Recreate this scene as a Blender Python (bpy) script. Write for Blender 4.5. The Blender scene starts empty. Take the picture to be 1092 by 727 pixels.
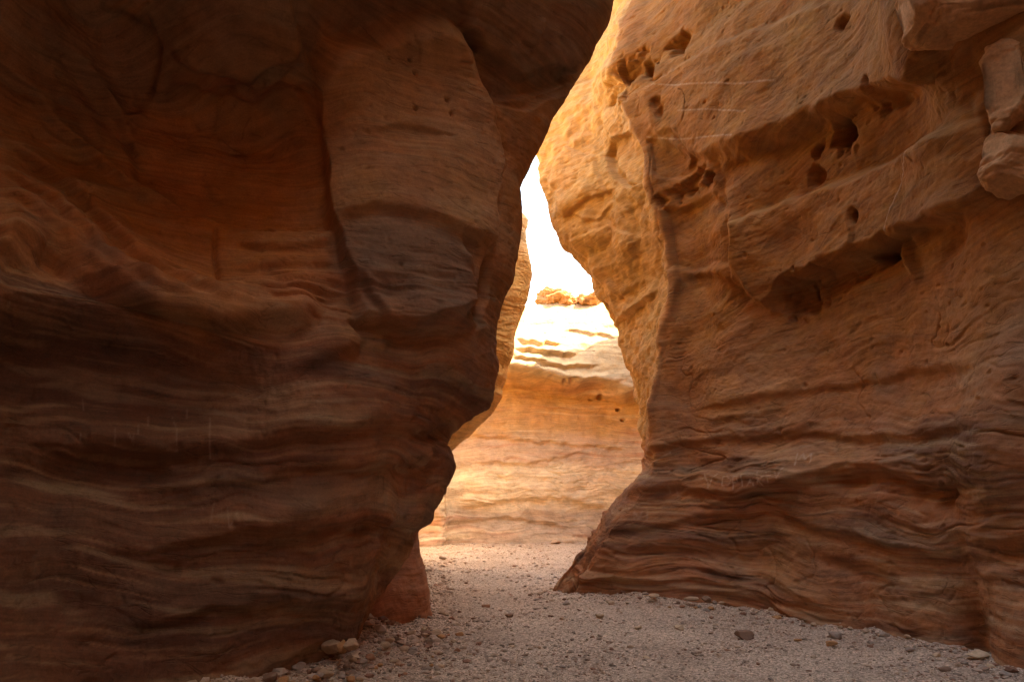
import bpy, math, random
import numpy as np
F32 = np.float32
C = bpy.context.scene.collection
SC = bpy.context.scene
rad = math.radians

# ------------------------------------------------------------------ camera
FPX, W0, H0 = 728.0, 1092.0, 727.0
HORIZON = 530.0
CAMZ = 1.20
PITCH = math.atan((HORIZON - H0 / 2) / FPX)
cam_d = bpy.data.cameras.new('camera'); cam = bpy.data.objects.new('camera', cam_d); C.objects.link(cam)
cam.location = (0, 0, CAMZ); cam.rotation_euler = (math.pi / 2 + PITCH, 0, 0)
cam_d.sensor_width = 36; cam_d.lens = 36 * FPX / W0; cam_d.clip_start = 0.05; cam_d.clip_end = 2000
SC.camera = cam

# ------------------------------------------------------------------ world, sun, exposure
SUN_TO = np.array((math.sin(math.radians(100)) * .62, math.cos(math.radians(100)) * .62, .785)); SUN_TO = SUN_TO / np.linalg.norm(SUN_TO)
sun_el = math.asin(SUN_TO[2]); sun_az = math.atan2(SUN_TO[0], SUN_TO[1])
w = bpy.data.worlds.new('World'); SC.world = w; w.use_nodes = True
nt = w.node_tree; bg = nt.nodes['Background']
sky = nt.nodes.new('ShaderNodeTexSky'); sky.sky_type = 'NISHITA'; sky.sun_disc = False
sky.sun_elevation = sun_el; sky.sun_rotation = sun_az
sky.air_density = 1.0; sky.dust_density = 2.5; sky.ozone_density = 1.0
nt.links.new(sky.outputs[0], bg.inputs[0]); bg.inputs[1].default_value = 0.15
sd = bpy.data.lights.new('sun', 'SUN'); sd.energy = 4.0; sd.angle = rad(0.5); sd.color = (1.0, 0.87, 0.66)
so = bpy.data.objects.new('sun', sd); C.objects.link(so)
from mathutils import Vector
so.rotation_euler = Vector(SUN_TO).to_track_quat('Z', 'Y').to_euler(); so.location = (20, -15, 40)
SC.view_settings.view_transform = 'Standard'; SC.view_settings.look = 'None'
SC.view_settings.exposure = 3.25; SC.view_settings.gamma = 1.0
SC.view_settings.use_white_balance = True; SC.view_settings.white_balance_temperature = 9000; SC.view_settings.white_balance_tint = 3
SC.cycles.max_bounces = 12; SC.cycles.diffuse_bounces = 8
SC.cycles.sample_clamp_indirect = 6.0
SC.cycles.use_denoising = True

# ------------------------------------------------------------------ projection helpers
cP, sP = math.cos(PITCH), math.sin(PITCH)
def ray(px, py):
    u = (px - W0 / 2) / FPX; v = (H0 / 2 - py) / FPX
    return u, cP - v * sP, sP + v * cP
def pt(px, py, Y):
    a, b, c = ray(px, py); k = Y / b
    return a * k, Y, CAMZ + c * k
def gp(px, py, z=0.0):
    a, b, c = ray(px, py); k = (z - CAMZ) / c
    return a * k, b * k, z
def proj(X, Y, Z):
    d = Y * cP + (Z - CAMZ) * sP; v = -Y * sP + (Z - CAMZ) * cP
    d = np.where(d > 0.05, d, 0.05)
    return W0 / 2 + FPX * X / d, H0 / 2 - FPX * v / d, d

# ------------------------------------------------------------------ noise
def _h(ix, iy, seed):
    n = (ix.astype(np.int64) * 374761393 + iy.astype(np.int64) * 668265263 + seed * 362437) & 0xffffffff
    n = ((n ^ (n >> 13)) * 1274126177) & 0xffffffff
    return ((n ^ (n >> 16)) & 0xffff).astype(F32) * F32(2 * math.pi / 65536)
def perlin(x, y, seed=0):
    x = np.asarray(x, F32); y = np.asarray(y, F32)
    x0 = np.floor(x); y0 = np.floor(y); fx = x - x0; fy = y - y0
    x0 = x0.astype(np.int32); y0 = y0.astype(np.int32)
    def g(dx, dy):
        a = _h(x0 + dx, y0 + dy, seed); return np.cos(a) * (fx - dx) + np.sin(a) * (fy - dy)
    u = fx * fx * fx * (fx * (fx * 6 - 15) + 10); v = fy * fy * fy * (fy * (fy * 6 - 15) + 10)
    a = g(0, 0); b = g(1, 0); c = g(0, 1); d = g(1, 1)
    a = a + (b - a) * u; c = c + (d - c) * u
    return (a + (c - a) * v) * F32(1.5)
def fbm(x, y, o=4, seed=0, gain=0.5):
    r = 0; a = 1.0; f = 1.0
    for i in range(o):
        r = r + a * perlin(x * f, y * f, seed + i * 17); a *= gain; f *= 2.03
    return r
def sstep(a, b, x):
    t = np.clip((x - a) / (b - a), 0, 1); return t * t * (3 - 2 * t)

# ------------------------------------------------------------------ lofted rock wall
def pchip(t, v, tq):
    """shape-preserving cubic through v (n, ...) at t (n,) evaluated at tq (m,)"""
    t = np.asarray(t, float); v = np.asarray(v, float)
    h = np.diff(t); sh = (-1,) + (1,) * (v.ndim - 1)
    dl = np.diff(v, axis=0) / h.reshape(sh)
    m = np.zeros_like(v)
    h0 = h[:-1].reshape(sh); h1 = h[1:].reshape(sh)
    m[1:-1] = (dl[:-1] * h1 + dl[1:] * h0) / (h0 + h1)
    m[0] = dl[0]; m[-1] = dl[-1]
    k = np.clip(np.searchsorted(t, tq, side='right') - 1, 0, len(t) - 2)
    hh = h[k].reshape(sh); x = ((tq - t[k]) / h[k]).reshape(sh)
    h00 = 2 * x**3 - 3 * x**2 + 1; h10 = x**3 - 2 * x**2 + x; h01 = -2 * x**3 + 3 * x**2; h11 = x**3 - x**2
    return h00 * v[k] + h10 * hh * m[k] + h01 * v[k + 1] + h11 * hh * m[k + 1]
def smooth_interp(z, zs, vs):
    zs = np.asarray(zs, float); vs = np.asarray(vs, float); o = np.argsort(zs); zs = zs[o]; vs = vs[o]
    zs = zs + np.arange(len(zs)) * 1e-4
    r = pchip(zs, vs, np.clip(z, zs[0], zs[-1]))
    return r

class Wall:
    """cols: list of (kind, data, ds, H): 'p' = [(px,py,Y)...]; 'w' = (X, Y, n, [(z, delta)...]); ds = mesh step up to the NEXT column"""
    def __init__(self, cols, side, zfine, dz, zmid=5.0):
        self.side = side
        zz = np.concatenate([np.arange(-0.25, zfine, dz), np.zeros(0)])
        z_hi = [zfine]; st = dz
        while z_hi[-1] < 30: st = min(st * 1.12, 0.5); z_hi.append(z_hi[-1] + st)
        zc = np.concatenate([zz, z_hi])                  # nominal heights for H = 30
        Xc = []; Yc = []; Hs = []
        for kind, data, ds, H in cols:
            if kind == 'p':
                P = np.array([pt(*q) if len(q) == 3 else q[:3] for q in data]); X = smooth_interp(zc, P[:, 2], P[:, 0]); Y = smooth_interp(zc, P[:, 2], P[:, 1])
            else:
                x, y, n, prof = data; prof = np.array(prof, float)
                nn = math.hypot(*n); de = smooth_interp(zc, prof[:, 0], prof[:, 1]) if len(prof) > 1 else np.full_like(zc, prof[0, 1])
                X = x + n[0] / nn * de; Y = y + n[1] / nn * de
            Xc.append(X); Yc.append(Y); Hs.append(H)
        Xc = np.array(Xc); Yc = np.array(Yc)
        m = (zc > 0) & (zc < 6)
        seg = np.hypot(np.diff(Xc, axis=0), np.diff(Yc, axis=0))[:, m].mean(1)
        t = np.concatenate([[0], np.cumsum(np.maximum(seg, 0.05))])
        tq = []
        for i in range(len(cols) - 1):
            n = max(2, int(round((t[i + 1] - t[i]) / cols[i][2]))); tq.append(np.linspace(t[i], t[i + 1], n, endpoint=False))
        tq.append([t[-1]]); tq = np.concatenate(tq)
        X = pchip(t, Xc, tq); Y = pchip(t, Yc, tq); Hq = np.interp(tq, t, Hs)
        ns = len(tq)
        # clip heights to each column's own top
        nz = len(zc); Z = np.empty((ns, nz)); jj = np.arange(nz)
        jm = np.searchsorted(zc, zmid)
        Z[:] = zc[None, :]
        k = (zc[jm:] - zc[jm]) / (zc[-1] - zc[jm])
        # power mapping: fine rows first
        for i in range(ns):
            Hh = Hq[i]
            if Hh <= zfine + 1.0:                      # compress the fine rows
                idx = jj[jm:]; kk = (idx - jm) / (nz - 1 - jm)
                Z[i, jm:] = zc[jm] + (Hh - zc[jm]) * kk
            else:
                hi = zc > zfine
                q = (zc[hi] - zfine) / (zc[-1] - zfine)
                Z[i, hi] = zfine + (Hh - zfine) * q
        # resample X, Y at Z
        for i in range(ns):
            X[i] = np.interp(Z[i], zc, X[i]); Y[i] = np.interp(Z[i], zc, Y[i])
        self.s = tq; self.X = X; self.Y = Y; self.Z = Z; self.tcols = t; self.Hq = Hq
        self.S = np.repeat(tq[:, None], nz, 1)
        self.normals()
        px, py, d = proj(X, Y, Z)
        self.px = px; self.py = py; self.d = d
        ux, uy, uz = -X, -Y, CAMZ - Z
        self.face = (self.N[..., 0] * ux + self.N[..., 1] * uy + self.N[..., 2] * uz) / np.sqrt(ux**2 + uy**2 + uz**2) > 0.02
        self.disp = np.zeros((ns, nz)); self.scr = np.zeros((ns, nz), F32)
        sub = (slice(None, None, 3), slice(None, None, 3))
        f = self.face[sub] & (Y[sub] > 0.5)
        self._l = (px[sub][f], py[sub][f], d[sub][f], self.S[sub][f], Z[sub][f])
    def normals(self):
        P = np.stack([self.X, self.Y, self.Z], -1)
        a = np.gradient(P, axis=0); b = np.gradient(P, axis=1)
        n = np.cross(a, b) * self.side; n /= np.linalg.norm(n, axis=-1, keepdims=True) + 1e-9
        self.N = n
    def loc(self, x, y):
        px, py, d, s, z = self._l
        e = (px - x)**2 + (py - y)**2
        k = np.argmin(e + 0.6 * d)
        return s[k], z[k], d[k]
    def win(self, s0, s1, z0, z1):
        i0, i1 = np.searchsorted(self.s, [s0, s1]); sl = slice(max(i0 - 1, 0), i1 + 1)
        zr = self.Z[min(len(self.s) - 1, (i0 + i1) // 2)]
        zmin = self.Z[sl].min(0) if i1 + 1 > max(i0 - 1, 0) and self.Z[sl].size else zr
        zmax = self.Z[sl].max(0) if self.Z[sl].size else zr
        j = np.where((zmax >= z0) & (zmin <= z1))[0]
        if len(j) == 0 or self.Z[sl].size == 0: return None
        return sl, slice(j[0], j[-1] + 1)
    def pts(self, P):
        q = [self.loc(*p) for p in P]
        return np.array([[a[0], a[1]] for a in q]), float(np.mean([a[2] for a in q])) / FPX
    def line(self, P, amp, w1=0.03, w2=0.3, kind='step', wob=0.03, seed=0, ends=0.2):
        """stroke along pixels P. step: left-hand side (walking along P) pushed out, right-hand side in."""
        Q, k = self.pts(P)
        m = 3.5 * max(w1, w2)
        wd = self.win(Q[:, 0].min() - m, Q[:, 0].max() + m, Q[:, 1].min() - m, Q[:, 1].max() + m)
        if wd is None: return
        S = self.S[wd].astype(F32); Z = self.Z[wd].astype(F32)
        best = np.full(S.shape, 1e9, F32); sg = np.zeros(S.shape, F32); tt = np.zeros(S.shape, F32)
        L = np.concatenate([[0], np.cumsum(np.hypot(*np.diff(Q, axis=0).T))]); tot = max(L[-1], 1e-6)
        for i in range(len(Q) - 1):
            ax, az = Q[i]; bx, bz = Q[i + 1]; dx, dz = bx - ax, bz - az; l2 = dx * dx + dz * dz + 1e-12
            t = np.clip(((S - ax) * dx + (Z - az) * dz) / l2, 0, 1)
            ex = S - ax - t * dx; ez = Z - az - t * dz; e = ex * ex + ez * ez
            c = (dx * ez - dz * ex); u = e < best
            best = np.where(u, e, best); sg = np.where(u, np.sign(c), sg); tt = np.where(u, (L[i] + t * math.sqrt(l2)) / tot, tt)
        left = -self.flip()
        r = np.sqrt(best) * sg * left
        r = r + wob * fbm(S * 2.6, Z * 2.6, 2, seed + 5)
        tp = sstep(0, ends, tt) * sstep(0, ends, 1 - tt) if ends > 0 else 1.0
        if kind == 'step':
            v = np.tanh(r / w1) * np.exp(-np.abs(r) / w2)
        elif kind == 'lip':      # only pushed out
            v = sstep(-w1, w1, r) * np.exp(-np.maximum(r, 0) / w2)
        elif kind == 'cut':
            v = -sstep(-w1, w1, r) * np.exp(-np.maximum(r, 0) / w2)
        else:
            v = np.exp(-(r / w1)**2)
        self.disp[wd] += amp * v * tp
    def flip(self):
        # +1 if s grows to the left in the picture
        k = self.face & (self.Y > 1) & (self.px > 0) & (self.px < W0) & (self.py > 0) & (self.py < H0)
        if not hasattr(self, '_fl'):
            dp = np.gradient(self.px, axis=0); self._fl = 1.0 if np.median(dp[k]) > 0 else -1.0
        return -self._fl
    def poly(self, P, amp, w=0.04, wob=0.03, seed=0, mark=None):
        """closed region pushed by amp (m), edge softness w"""
        Q, k = self.pts(P); Q = np.vstack([Q, Q[:1]])
        m = 3 * w + wob * 3 + 0.05
        wd = self.win(Q[:, 0].min() - m, Q[:, 0].max() + m, Q[:, 1].min() - m, Q[:, 1].max() + m)
        if wd is None: return
        S = self.S[wd].astype(F32); Z = self.Z[wd].astype(F32)
        S, Z = S + wob * fbm(S * 3, Z * 3, 2, seed + 1), Z + wob * fbm(S * 3, Z * 3, 2, seed + 2)
        best = np.full(S.shape, 1e9, F32); ins = np.zeros(S.shape, bool)
        for i in range(len(Q) - 1):
            ax, az = Q[i]; bx, bz = Q[i + 1]; dx, dz = bx - ax, bz - az; l2 = dx * dx + dz * dz + 1e-12
            t = np.clip(((S - ax) * dx + (Z - az) * dz) / l2, 0, 1)
            best = np.minimum(best, (S - ax - t * dx)**2 + (Z - az - t * dz)**2)
            c = ((az > Z) != (bz > Z)) & (S < dx * (Z - az) / (dz if abs(dz) > 1e-9 else 1e-9) + ax)
            ins ^= c
        r = np.sqrt(best) * np.where(ins, 1, -1)
        if mark is not None: mark[wd] = np.maximum(mark[wd], sstep(-w, w, r))
        if amp: self.disp[wd] += amp * sstep(-w, w, r)
    def region(self, P, w=.12, wob=.10, seed=0):
        m = np.zeros(self.S.shape, F32); self.poly(P, 0, w, wob, seed, m); return m
    def blob(self, x, y, rx, ry, amp, rot=0, p=2, wob=0.15, seed=0):
        """rx, ry in pixels at that place"""
        s, z, d = self.loc(x, y); k = d / FPX; rx *= k; ry *= k; m = 2.6 * max(rx, ry)
        wd = self.win(s - m, s + m, z - m, z + m)
        if wd is None: return
        a = (self.S[wd] - s) * -self.flip(); b = self.Z[wd] - z; c, q = math.cos(rad(rot)), math.sin(rad(rot))
        u = (a * c + b * q) / rx; v = (-a * q + b * c) / ry
        r = np.sqrt(u * u + v * v) * (1 + wob * fbm(self.S[wd] * 5, self.Z[wd] * 5, 3, seed + 3))
        self.disp[wd] += amp * np.exp(-r**p)
    def scratch(self, P, w=0.006, v=1.0, depth=0.003):
        Q, k = self.pts(P)
        wd = self.win(Q[:, 0].min() - .05, Q[:, 0].max() + .05, Q[:, 1].min() - .05, Q[:, 1].max() + .05)
        if wd is None: return
        S = self.S[wd]; Z = self.Z[wd]; best = np.full(S.shape, 1e9)
        for i in range(len(Q) - 1):
            ax, az = Q[i]; bx, bz = Q[i + 1]; dx, dz = bx - ax, bz - az; l2 = dx * dx + dz * dz + 1e-12
            t = np.clip(((S - ax) * dx + (Z - az) * dz) / l2, 0, 1)
            best = np.minimum(best, (S - ax - t * dx)**2 + (Z - az - t * dz)**2)
        g = np.exp(-best / w**2) * v * (0.65 + 0.6 * perlin(S * 30, Z * 30, 9))
        self.scr[wd] = np.maximum(self.scr[wd], g); self.disp[wd] -= depth * g
    def build(self, name, mat, color, q, label, out, cat='rock wall'):
        X = self.X + self.N[..., 0] * self.disp; Y = self.Y + self.N[..., 1] * self.disp; Z = self.Z + self.N[..., 2] * self.disp
        # plateau: rows run outwards from the rim
        nh = -np.repeat(np.array([out]), len(self.s), 0)
        R = np.array([0.15, 0.4, 0.8, 1.5, 3, 6, 12, 25])
        ex = []
        for r in R:
            zz = Z[:, -1] + 0.15 * math.sqrt(r) * fbm(self.s * 1.2, self.s * 0 + r, 3, 7) - 0.0
            ex.append((X[:, -1] - nh[:, 0] * r, Y[:, -1] - nh[:, 1] * r, zz))
        X = np.hstack([X] + [e[0][:, None] for e in ex]); Y = np.hstack([Y] + [e[1][:, None] for e in ex]); Z = np.hstack([Z] + [e[2][:, None] for e in ex])
        pad = len(R)
        col = np.concatenate([color, np.repeat(color[:, -1:], pad, 1)], 1)
        S = np.hstack([self.S] + [self.S[:, :1]] * pad); Q = np.hstack([q] + [q[:, -1:] + r for r in R])
        scr = np.hstack([self.scr] + [self.scr[:, :1] * 0] * pad)
        ns, nz = X.shape
        me = bpy.data.meshes.new(name)
        co = np.stack([X, Y, Z], -1).reshape(-1, 3).astype(F32)
        i = np.arange(ns - 1)[:, None] * nz + np.arange(nz - 1)[None, :]
        quad = np.stack([i, i + nz, i + nz + 1, i + 1], -1).reshape(-1, 4)
        if self.side < 0: quad = quad[:, ::-1]
        mesh_from(me, co, quad.astype(np.int32), 4)
        attr(me, 'rock', 'FLOAT_COLOR', np.concatenate([col.reshape(-1, 3), np.ones((ns * nz, 1))], 1))
        attr(me, 'bed', 'FLOAT_VECTOR', np.stack([S, Q, Z], -1).reshape(-1, 3))
        attr(me, 'scr', 'FLOAT', scr.reshape(-1))
        me.materials.append(mat)
        ob = bpy.data.objects.new(name, me); C.objects.link(ob)
        ob['kind'] = 'structure'; ob['label'] = label; ob['category'] = cat
        return ob

def mesh_from(me, co, faces, n):
    nv, nf = len(co), len(faces)
    me.vertices.add(nv); me.vertices.foreach_set('co', co.reshape(-1).astype(F32))
    me.loops.add(nf * n); me.loops.foreach_set('vertex_index', faces.reshape(-1))
    me.polygons.add(nf); me.polygons.foreach_set('loop_start', np.arange(0, nf * n, n, dtype=np.int32))
    me.polygons.foreach_set('loop_total', np.full(nf, n, np.int32))
    me.polygons.foreach_set('use_smooth', np.ones(nf, bool))
    me.update(calc_edges=True)
def attr(me, name, typ, data):
    a = me.attributes.new(name, typ, 'POINT')
    key = {'FLOAT_COLOR': 'color', 'FLOAT_VECTOR': 'vector', 'FLOAT': 'value'}[typ]
    a.data.foreach_set(key, np.asarray(data, F32).reshape(-1))

# ------------------------------------------------------------------ materials
def new_mat(name):
    m = bpy.data.materials.new(name); m.use_nodes = True
    return m, m.node_tree, m.node_tree.nodes['Principled BSDF']
def N(nt, t, **k):
    n = nt.nodes.new(t)
    for a, b in k.items(): setattr(n, a, b)
    return n
def sandstone(name, scale=1.0, bump=1.0):
    m, nt, b = new_mat(name); L = nt.links.new
    at = N(nt, 'ShaderNodeAttribute', attribute_name='rock'); bed = N(nt, 'ShaderNodeAttribute', attribute_name='bed'); sc = N(nt, 'ShaderNodeAttribute', attribute_name='scr')
    geo = N(nt, 'ShaderNodeNewGeometry')
    # fine lamination running with the beds
    mp = N(nt, 'ShaderNodeMapping'); mp.inputs['Scale'].default_value = (1.3 * scale, 38 * scale, 0); L(bed.outputs['Vector'], mp.inputs[0])
    lam = N(nt, 'ShaderNodeTexNoise'); lam.inputs['Scale'].default_value = 1; lam.inputs['Detail'].default_value = 5; lam.inputs['Roughness'].default_value = 0.6; L(mp.outputs[0], lam.inputs['Vector'])
    grain = N(nt, 'ShaderNodeTexNoise'); grain.inputs['Scale'].default_value = 90 * scale; grain.inputs['Detail'].default_value = 6; grain.inputs['Roughness'].default_value = 0.7; L(geo.outputs['Position'], grain.inputs['Vector'])
    blot = N(nt, 'ShaderNodeTexNoise'); blot.inputs['Scale'].default_value = 5 * scale; blot.inputs['Detail'].default_value = 7; blot.inputs['Roughness'].default_value = 0.65; L(geo.outputs['Position'], blot.inputs['Vector'])
    def mr(src, a, c, lo=0.25, hi=0.75):
        r = N(nt, 'ShaderNodeMapRange'); r.inputs['From Min'].default_value = lo; r.inputs['From Max'].default_value = hi; r.inputs['To Min'].default_value = a; r.inputs['To Max'].default_value = c
        L(src, r.inputs['Value']); return r.outputs[0]
    def mul(a, c):
        r = N(nt, 'ShaderNodeMath', operation='MULTIPLY'); L(a, r.inputs[0])
        if isinstance(c, float): r.inputs[1].default_value = c
        else: L(c, r.inputs[1])
        return r.outputs[0]
    f = mul(mul(mr(lam.outputs['Fac'], 0.84, 1.15, .33, .67), mr(grain.outputs['Fac'], 0.78, 1.22)), mr(blot.outputs['Fac'], 0.75, 1.22))
    # thin broken laminae and joints: stretched cell edges, bent by noise, only in patches
    wn = N(nt, 'ShaderNodeTexNoise'); wn.inputs['Scale'].default_value = 1.6 * scale; wn.inputs['Detail'].default_value = 4; L(bed.outputs['Vector'], wn.inputs['Vector'])
    ws = N(nt, 'ShaderNodeVectorMath', operation='SCALE'); L(wn.outputs['Color'], ws.inputs[0]); ws.inputs['Scale'].default_value = .22 / scale
    wa = N(nt, 'ShaderNodeVectorMath', operation='ADD'); L(bed.outputs['Vector'], wa.inputs[0]); L(ws.outputs[0], wa.inputs[1])
    lines = []
    for sx_, sy_, wd_, lo_ in ((1.1, 7.5, .035, .50), (2.6, 22., .05, .47)):
        m3 = N(nt, 'ShaderNodeMapping'); m3.inputs['Scale'].default_value = (sx_ * scale, sy_ * scale, 0); L(wa.outputs[0], m3.inputs[0])
        ve = N(nt, 'ShaderNodeTexVoronoi', feature='DISTANCE_TO_EDGE', voronoi_dimensions='2D'); ve.inputs['Scale'].default_value = 1; ve.inputs['Randomness'].default_value = 1; L(m3.outputs[0], ve.inputs['Vector'])
        mk = mr(blot.outputs['Fac'], 1.0, 0.0, lo_ - .04, lo_ + .04)
        ln = mr(ve.outputs['Distance'], 1.0, 0.0, 0.0, wd_)
        lines.append(mul(ln, mk))
    ln = N(nt, 'ShaderNodeMath', operation='MAXIMUM'); L(lines[0], ln.inputs[0]); L(lines[1], ln.inputs[1]); ln = ln.outputs[0]
    f = mul(f, mr(ln, 1.0, 0.84, 0, 1))
    vm = N(nt, 'ShaderNodeVectorMath', operation='SCALE'); L(at.outputs['Color'], vm.inputs[0]); L(f, vm.inputs['Scale'])
    # hue drift
    hs = N(nt, 'ShaderNodeHueSaturation'); L(vm.outputs[0], hs.inputs['Color'])
    h2 = N(nt, 'ShaderNodeTexNoise'); h2.inputs['Scale'].default_value = 1.7 * scale; h2.inputs['Detail'].default_value = 4; L(geo.outputs['Position'], h2.inputs['Vector'])
    L(mr(h2.outputs['Fac'], 0.494, 0.506), hs.inputs['Hue']); L(mr(blot.outputs['Color'], 0.94, 1.1), hs.inputs['Saturation'])
    mx = N(nt, 'ShaderNodeMixRGB'); L(sc.outputs['Fac'], mx.inputs[0]); L(hs.outputs[0], mx.inputs[1]); mx.inputs[2].default_value = (0.70, 0.54, 0.40, 1)
    L(mx.outputs[0], b.inputs['Base Color'])
    b.inputs['Roughness'].default_value = 0.92; b.inputs['Specular IOR Level'].default_value = 0.15
    # bump: lamination + pits + grain
    mp2 = N(nt, 'ShaderNodeMapping'); mp2.inputs['Scale'].default_value = (4 * scale, 55 * scale, 0); L(bed.outputs['Vector'], mp2.inputs[0])
    l2 = N(nt, 'ShaderNodeTexNoise'); l2.inputs['Scale'].default_value = 1; l2.inputs['Detail'].default_value = 6; L(mp2.outputs[0], l2.inputs['Vector'])
    b1 = N(nt, 'ShaderNodeBump'); b1.inputs['Strength'].default_value = 0.38 * bump; b1.inputs['Distance'].default_value = 0.010 / scale; L(mul(l2.outputs['Fac'], mr(blot.outputs['Fac'], 0.0, 1.0, .42, .62)), b1.inputs['Height'])
    g2 = N(nt, 'ShaderNodeTexNoise'); g2.inputs['Scale'].default_value = 65 * scale; g2.inputs['Detail'].default_value = 8; g2.inputs['Roughness'].default_value = 0.72; L(geo.outputs['Position'], g2.inputs['Vector'])
    b2 = N(nt, 'ShaderNodeBump'); b2.inputs['Strength'].default_value = 0.3 * bump; b2.inputs['Distance'].default_value = 0.006 / scale; L(g2.outputs['Fac'], b2.inputs['Height']); L(b1.outputs[0], b2.inputs['Normal'])
    b3 = N(nt, 'ShaderNodeBump'); b3.invert = True; b3.inputs['Strength'].default_value = 0.35 * bump; b3.inputs['Distance'].default_value = 0.012 / scale; L(ln, b3.inputs['Height']); L(b2.outputs[0], b3.inputs['Normal'])
    L(b3.outputs[0], b.inputs['Normal'])
    return m
M_ROCK = sandstone('sandstone_near'); M_FAR = sandstone('sandstone_far', 0.6, 0.9)

def mixc(a, b, t): t = np.clip(t, 0, 1)[..., None]; return a * (1 - t) + b * t
ORANGE = np.array((0.46, 0.215, 0.095)); RED = np.array((0.32, 0.13, 0.07)); TAN = np.array((0.44, 0.265, 0.15)); CREAM = np.array((0.62, 0.46, 0.29))
MAROON = np.array((0.15, 0.075, 0.05)); GREYV = np.array((0.21, 0.15, 0.115))

def bedding(wl, q, amp=1.0, seed=0, rough=1.0, mod=None):
    S, Z = wl.S, wl.Z
    m = sstep(-0.45, 0.5, fbm(S * 0.45, q * 0.9, 3, seed + 40)) * 0.85 + 0.25
    if mod is not None: m = m * mod
    q = q + 0.055 * fbm(S * 0.9, q * 1.4, 3, seed + 30) + .02 * fbm(S * 3.1, q * 5, 2, seed + 31)
    d = 0.07 * fbm(S * 0.55, q * 0.8, 3, seed + 1)
    a1 = perlin(S * 0.55, q * 2.7, seed + 2); a2 = fbm(S * 1.2 + 3, q * 7.0, 2, seed + 3); a3 = fbm(S * 2.0, q * 18.0, 2, seed + 4); a4 = fbm(S * 4.5, q * 55.0, 2, seed + 6)
    p2 = .25 + .9 * sstep(-.1, .6, fbm(S * .8, q * 2.0, 2, seed + 33)); p3 = .2 + sstep(-.2, .6, fbm(S * 1.1, q * 3.0, 2, seed + 34))
    d = d + m * amp * (0.045 * (.6 - 1.6 * np.abs(a1)) + p2 * 0.030 * (0.4 - 1.5 * np.abs(a2)) + p3 * 0.011 * a3 + p3 * 0.0045 * a4)
    r = fbm(S * 2.1, Z * 2.6, 5, seed + 8, 0.55); d = d + rough * 0.022 * r
    d = d + rough * 0.0055 * fbm(S * 14, Z * 16, 4, seed + 9, 0.6)
    f1 = np.abs(perlin(S * .5, q * 4.5 + 7, seed + 21)); f2 = np.abs(perlin(S * .8, q * 10 + 3, seed + 22)); br = sstep(-.15, .45, perlin(S * 1.3, q * 2.5, seed + 23)); br2 = sstep(-.1, .5, perlin(S * 2.1, q * 4, seed + 24))
    d = d - m * (.022 * np.exp(-(f1 / .035)**2) * br + .012 * np.exp(-(f2 / .05)**2) * br2)
    # small pits and chips
    pz = perlin(S * 9, Z * 11, seed + 12); d = d - rough * 0.03 * sstep(0.55, 0.95, pz)
    wl.disp += d

def cracks(wl, seed, amp=0.02, dens=1.0):
    a = np.abs(perlin(wl.S * 0.8 * dens + 0.25 * fbm(wl.S * 2, wl.Z * 2, 3, seed), wl.Z * 0.28 * dens, seed + 3))
    g = sstep(0.15, 0.5, perlin(wl.S * 0.9, wl.Z * 0.7, seed + 4))
    wl.disp -= amp * np.exp(-(a / 0.012)**2) * g

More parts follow.
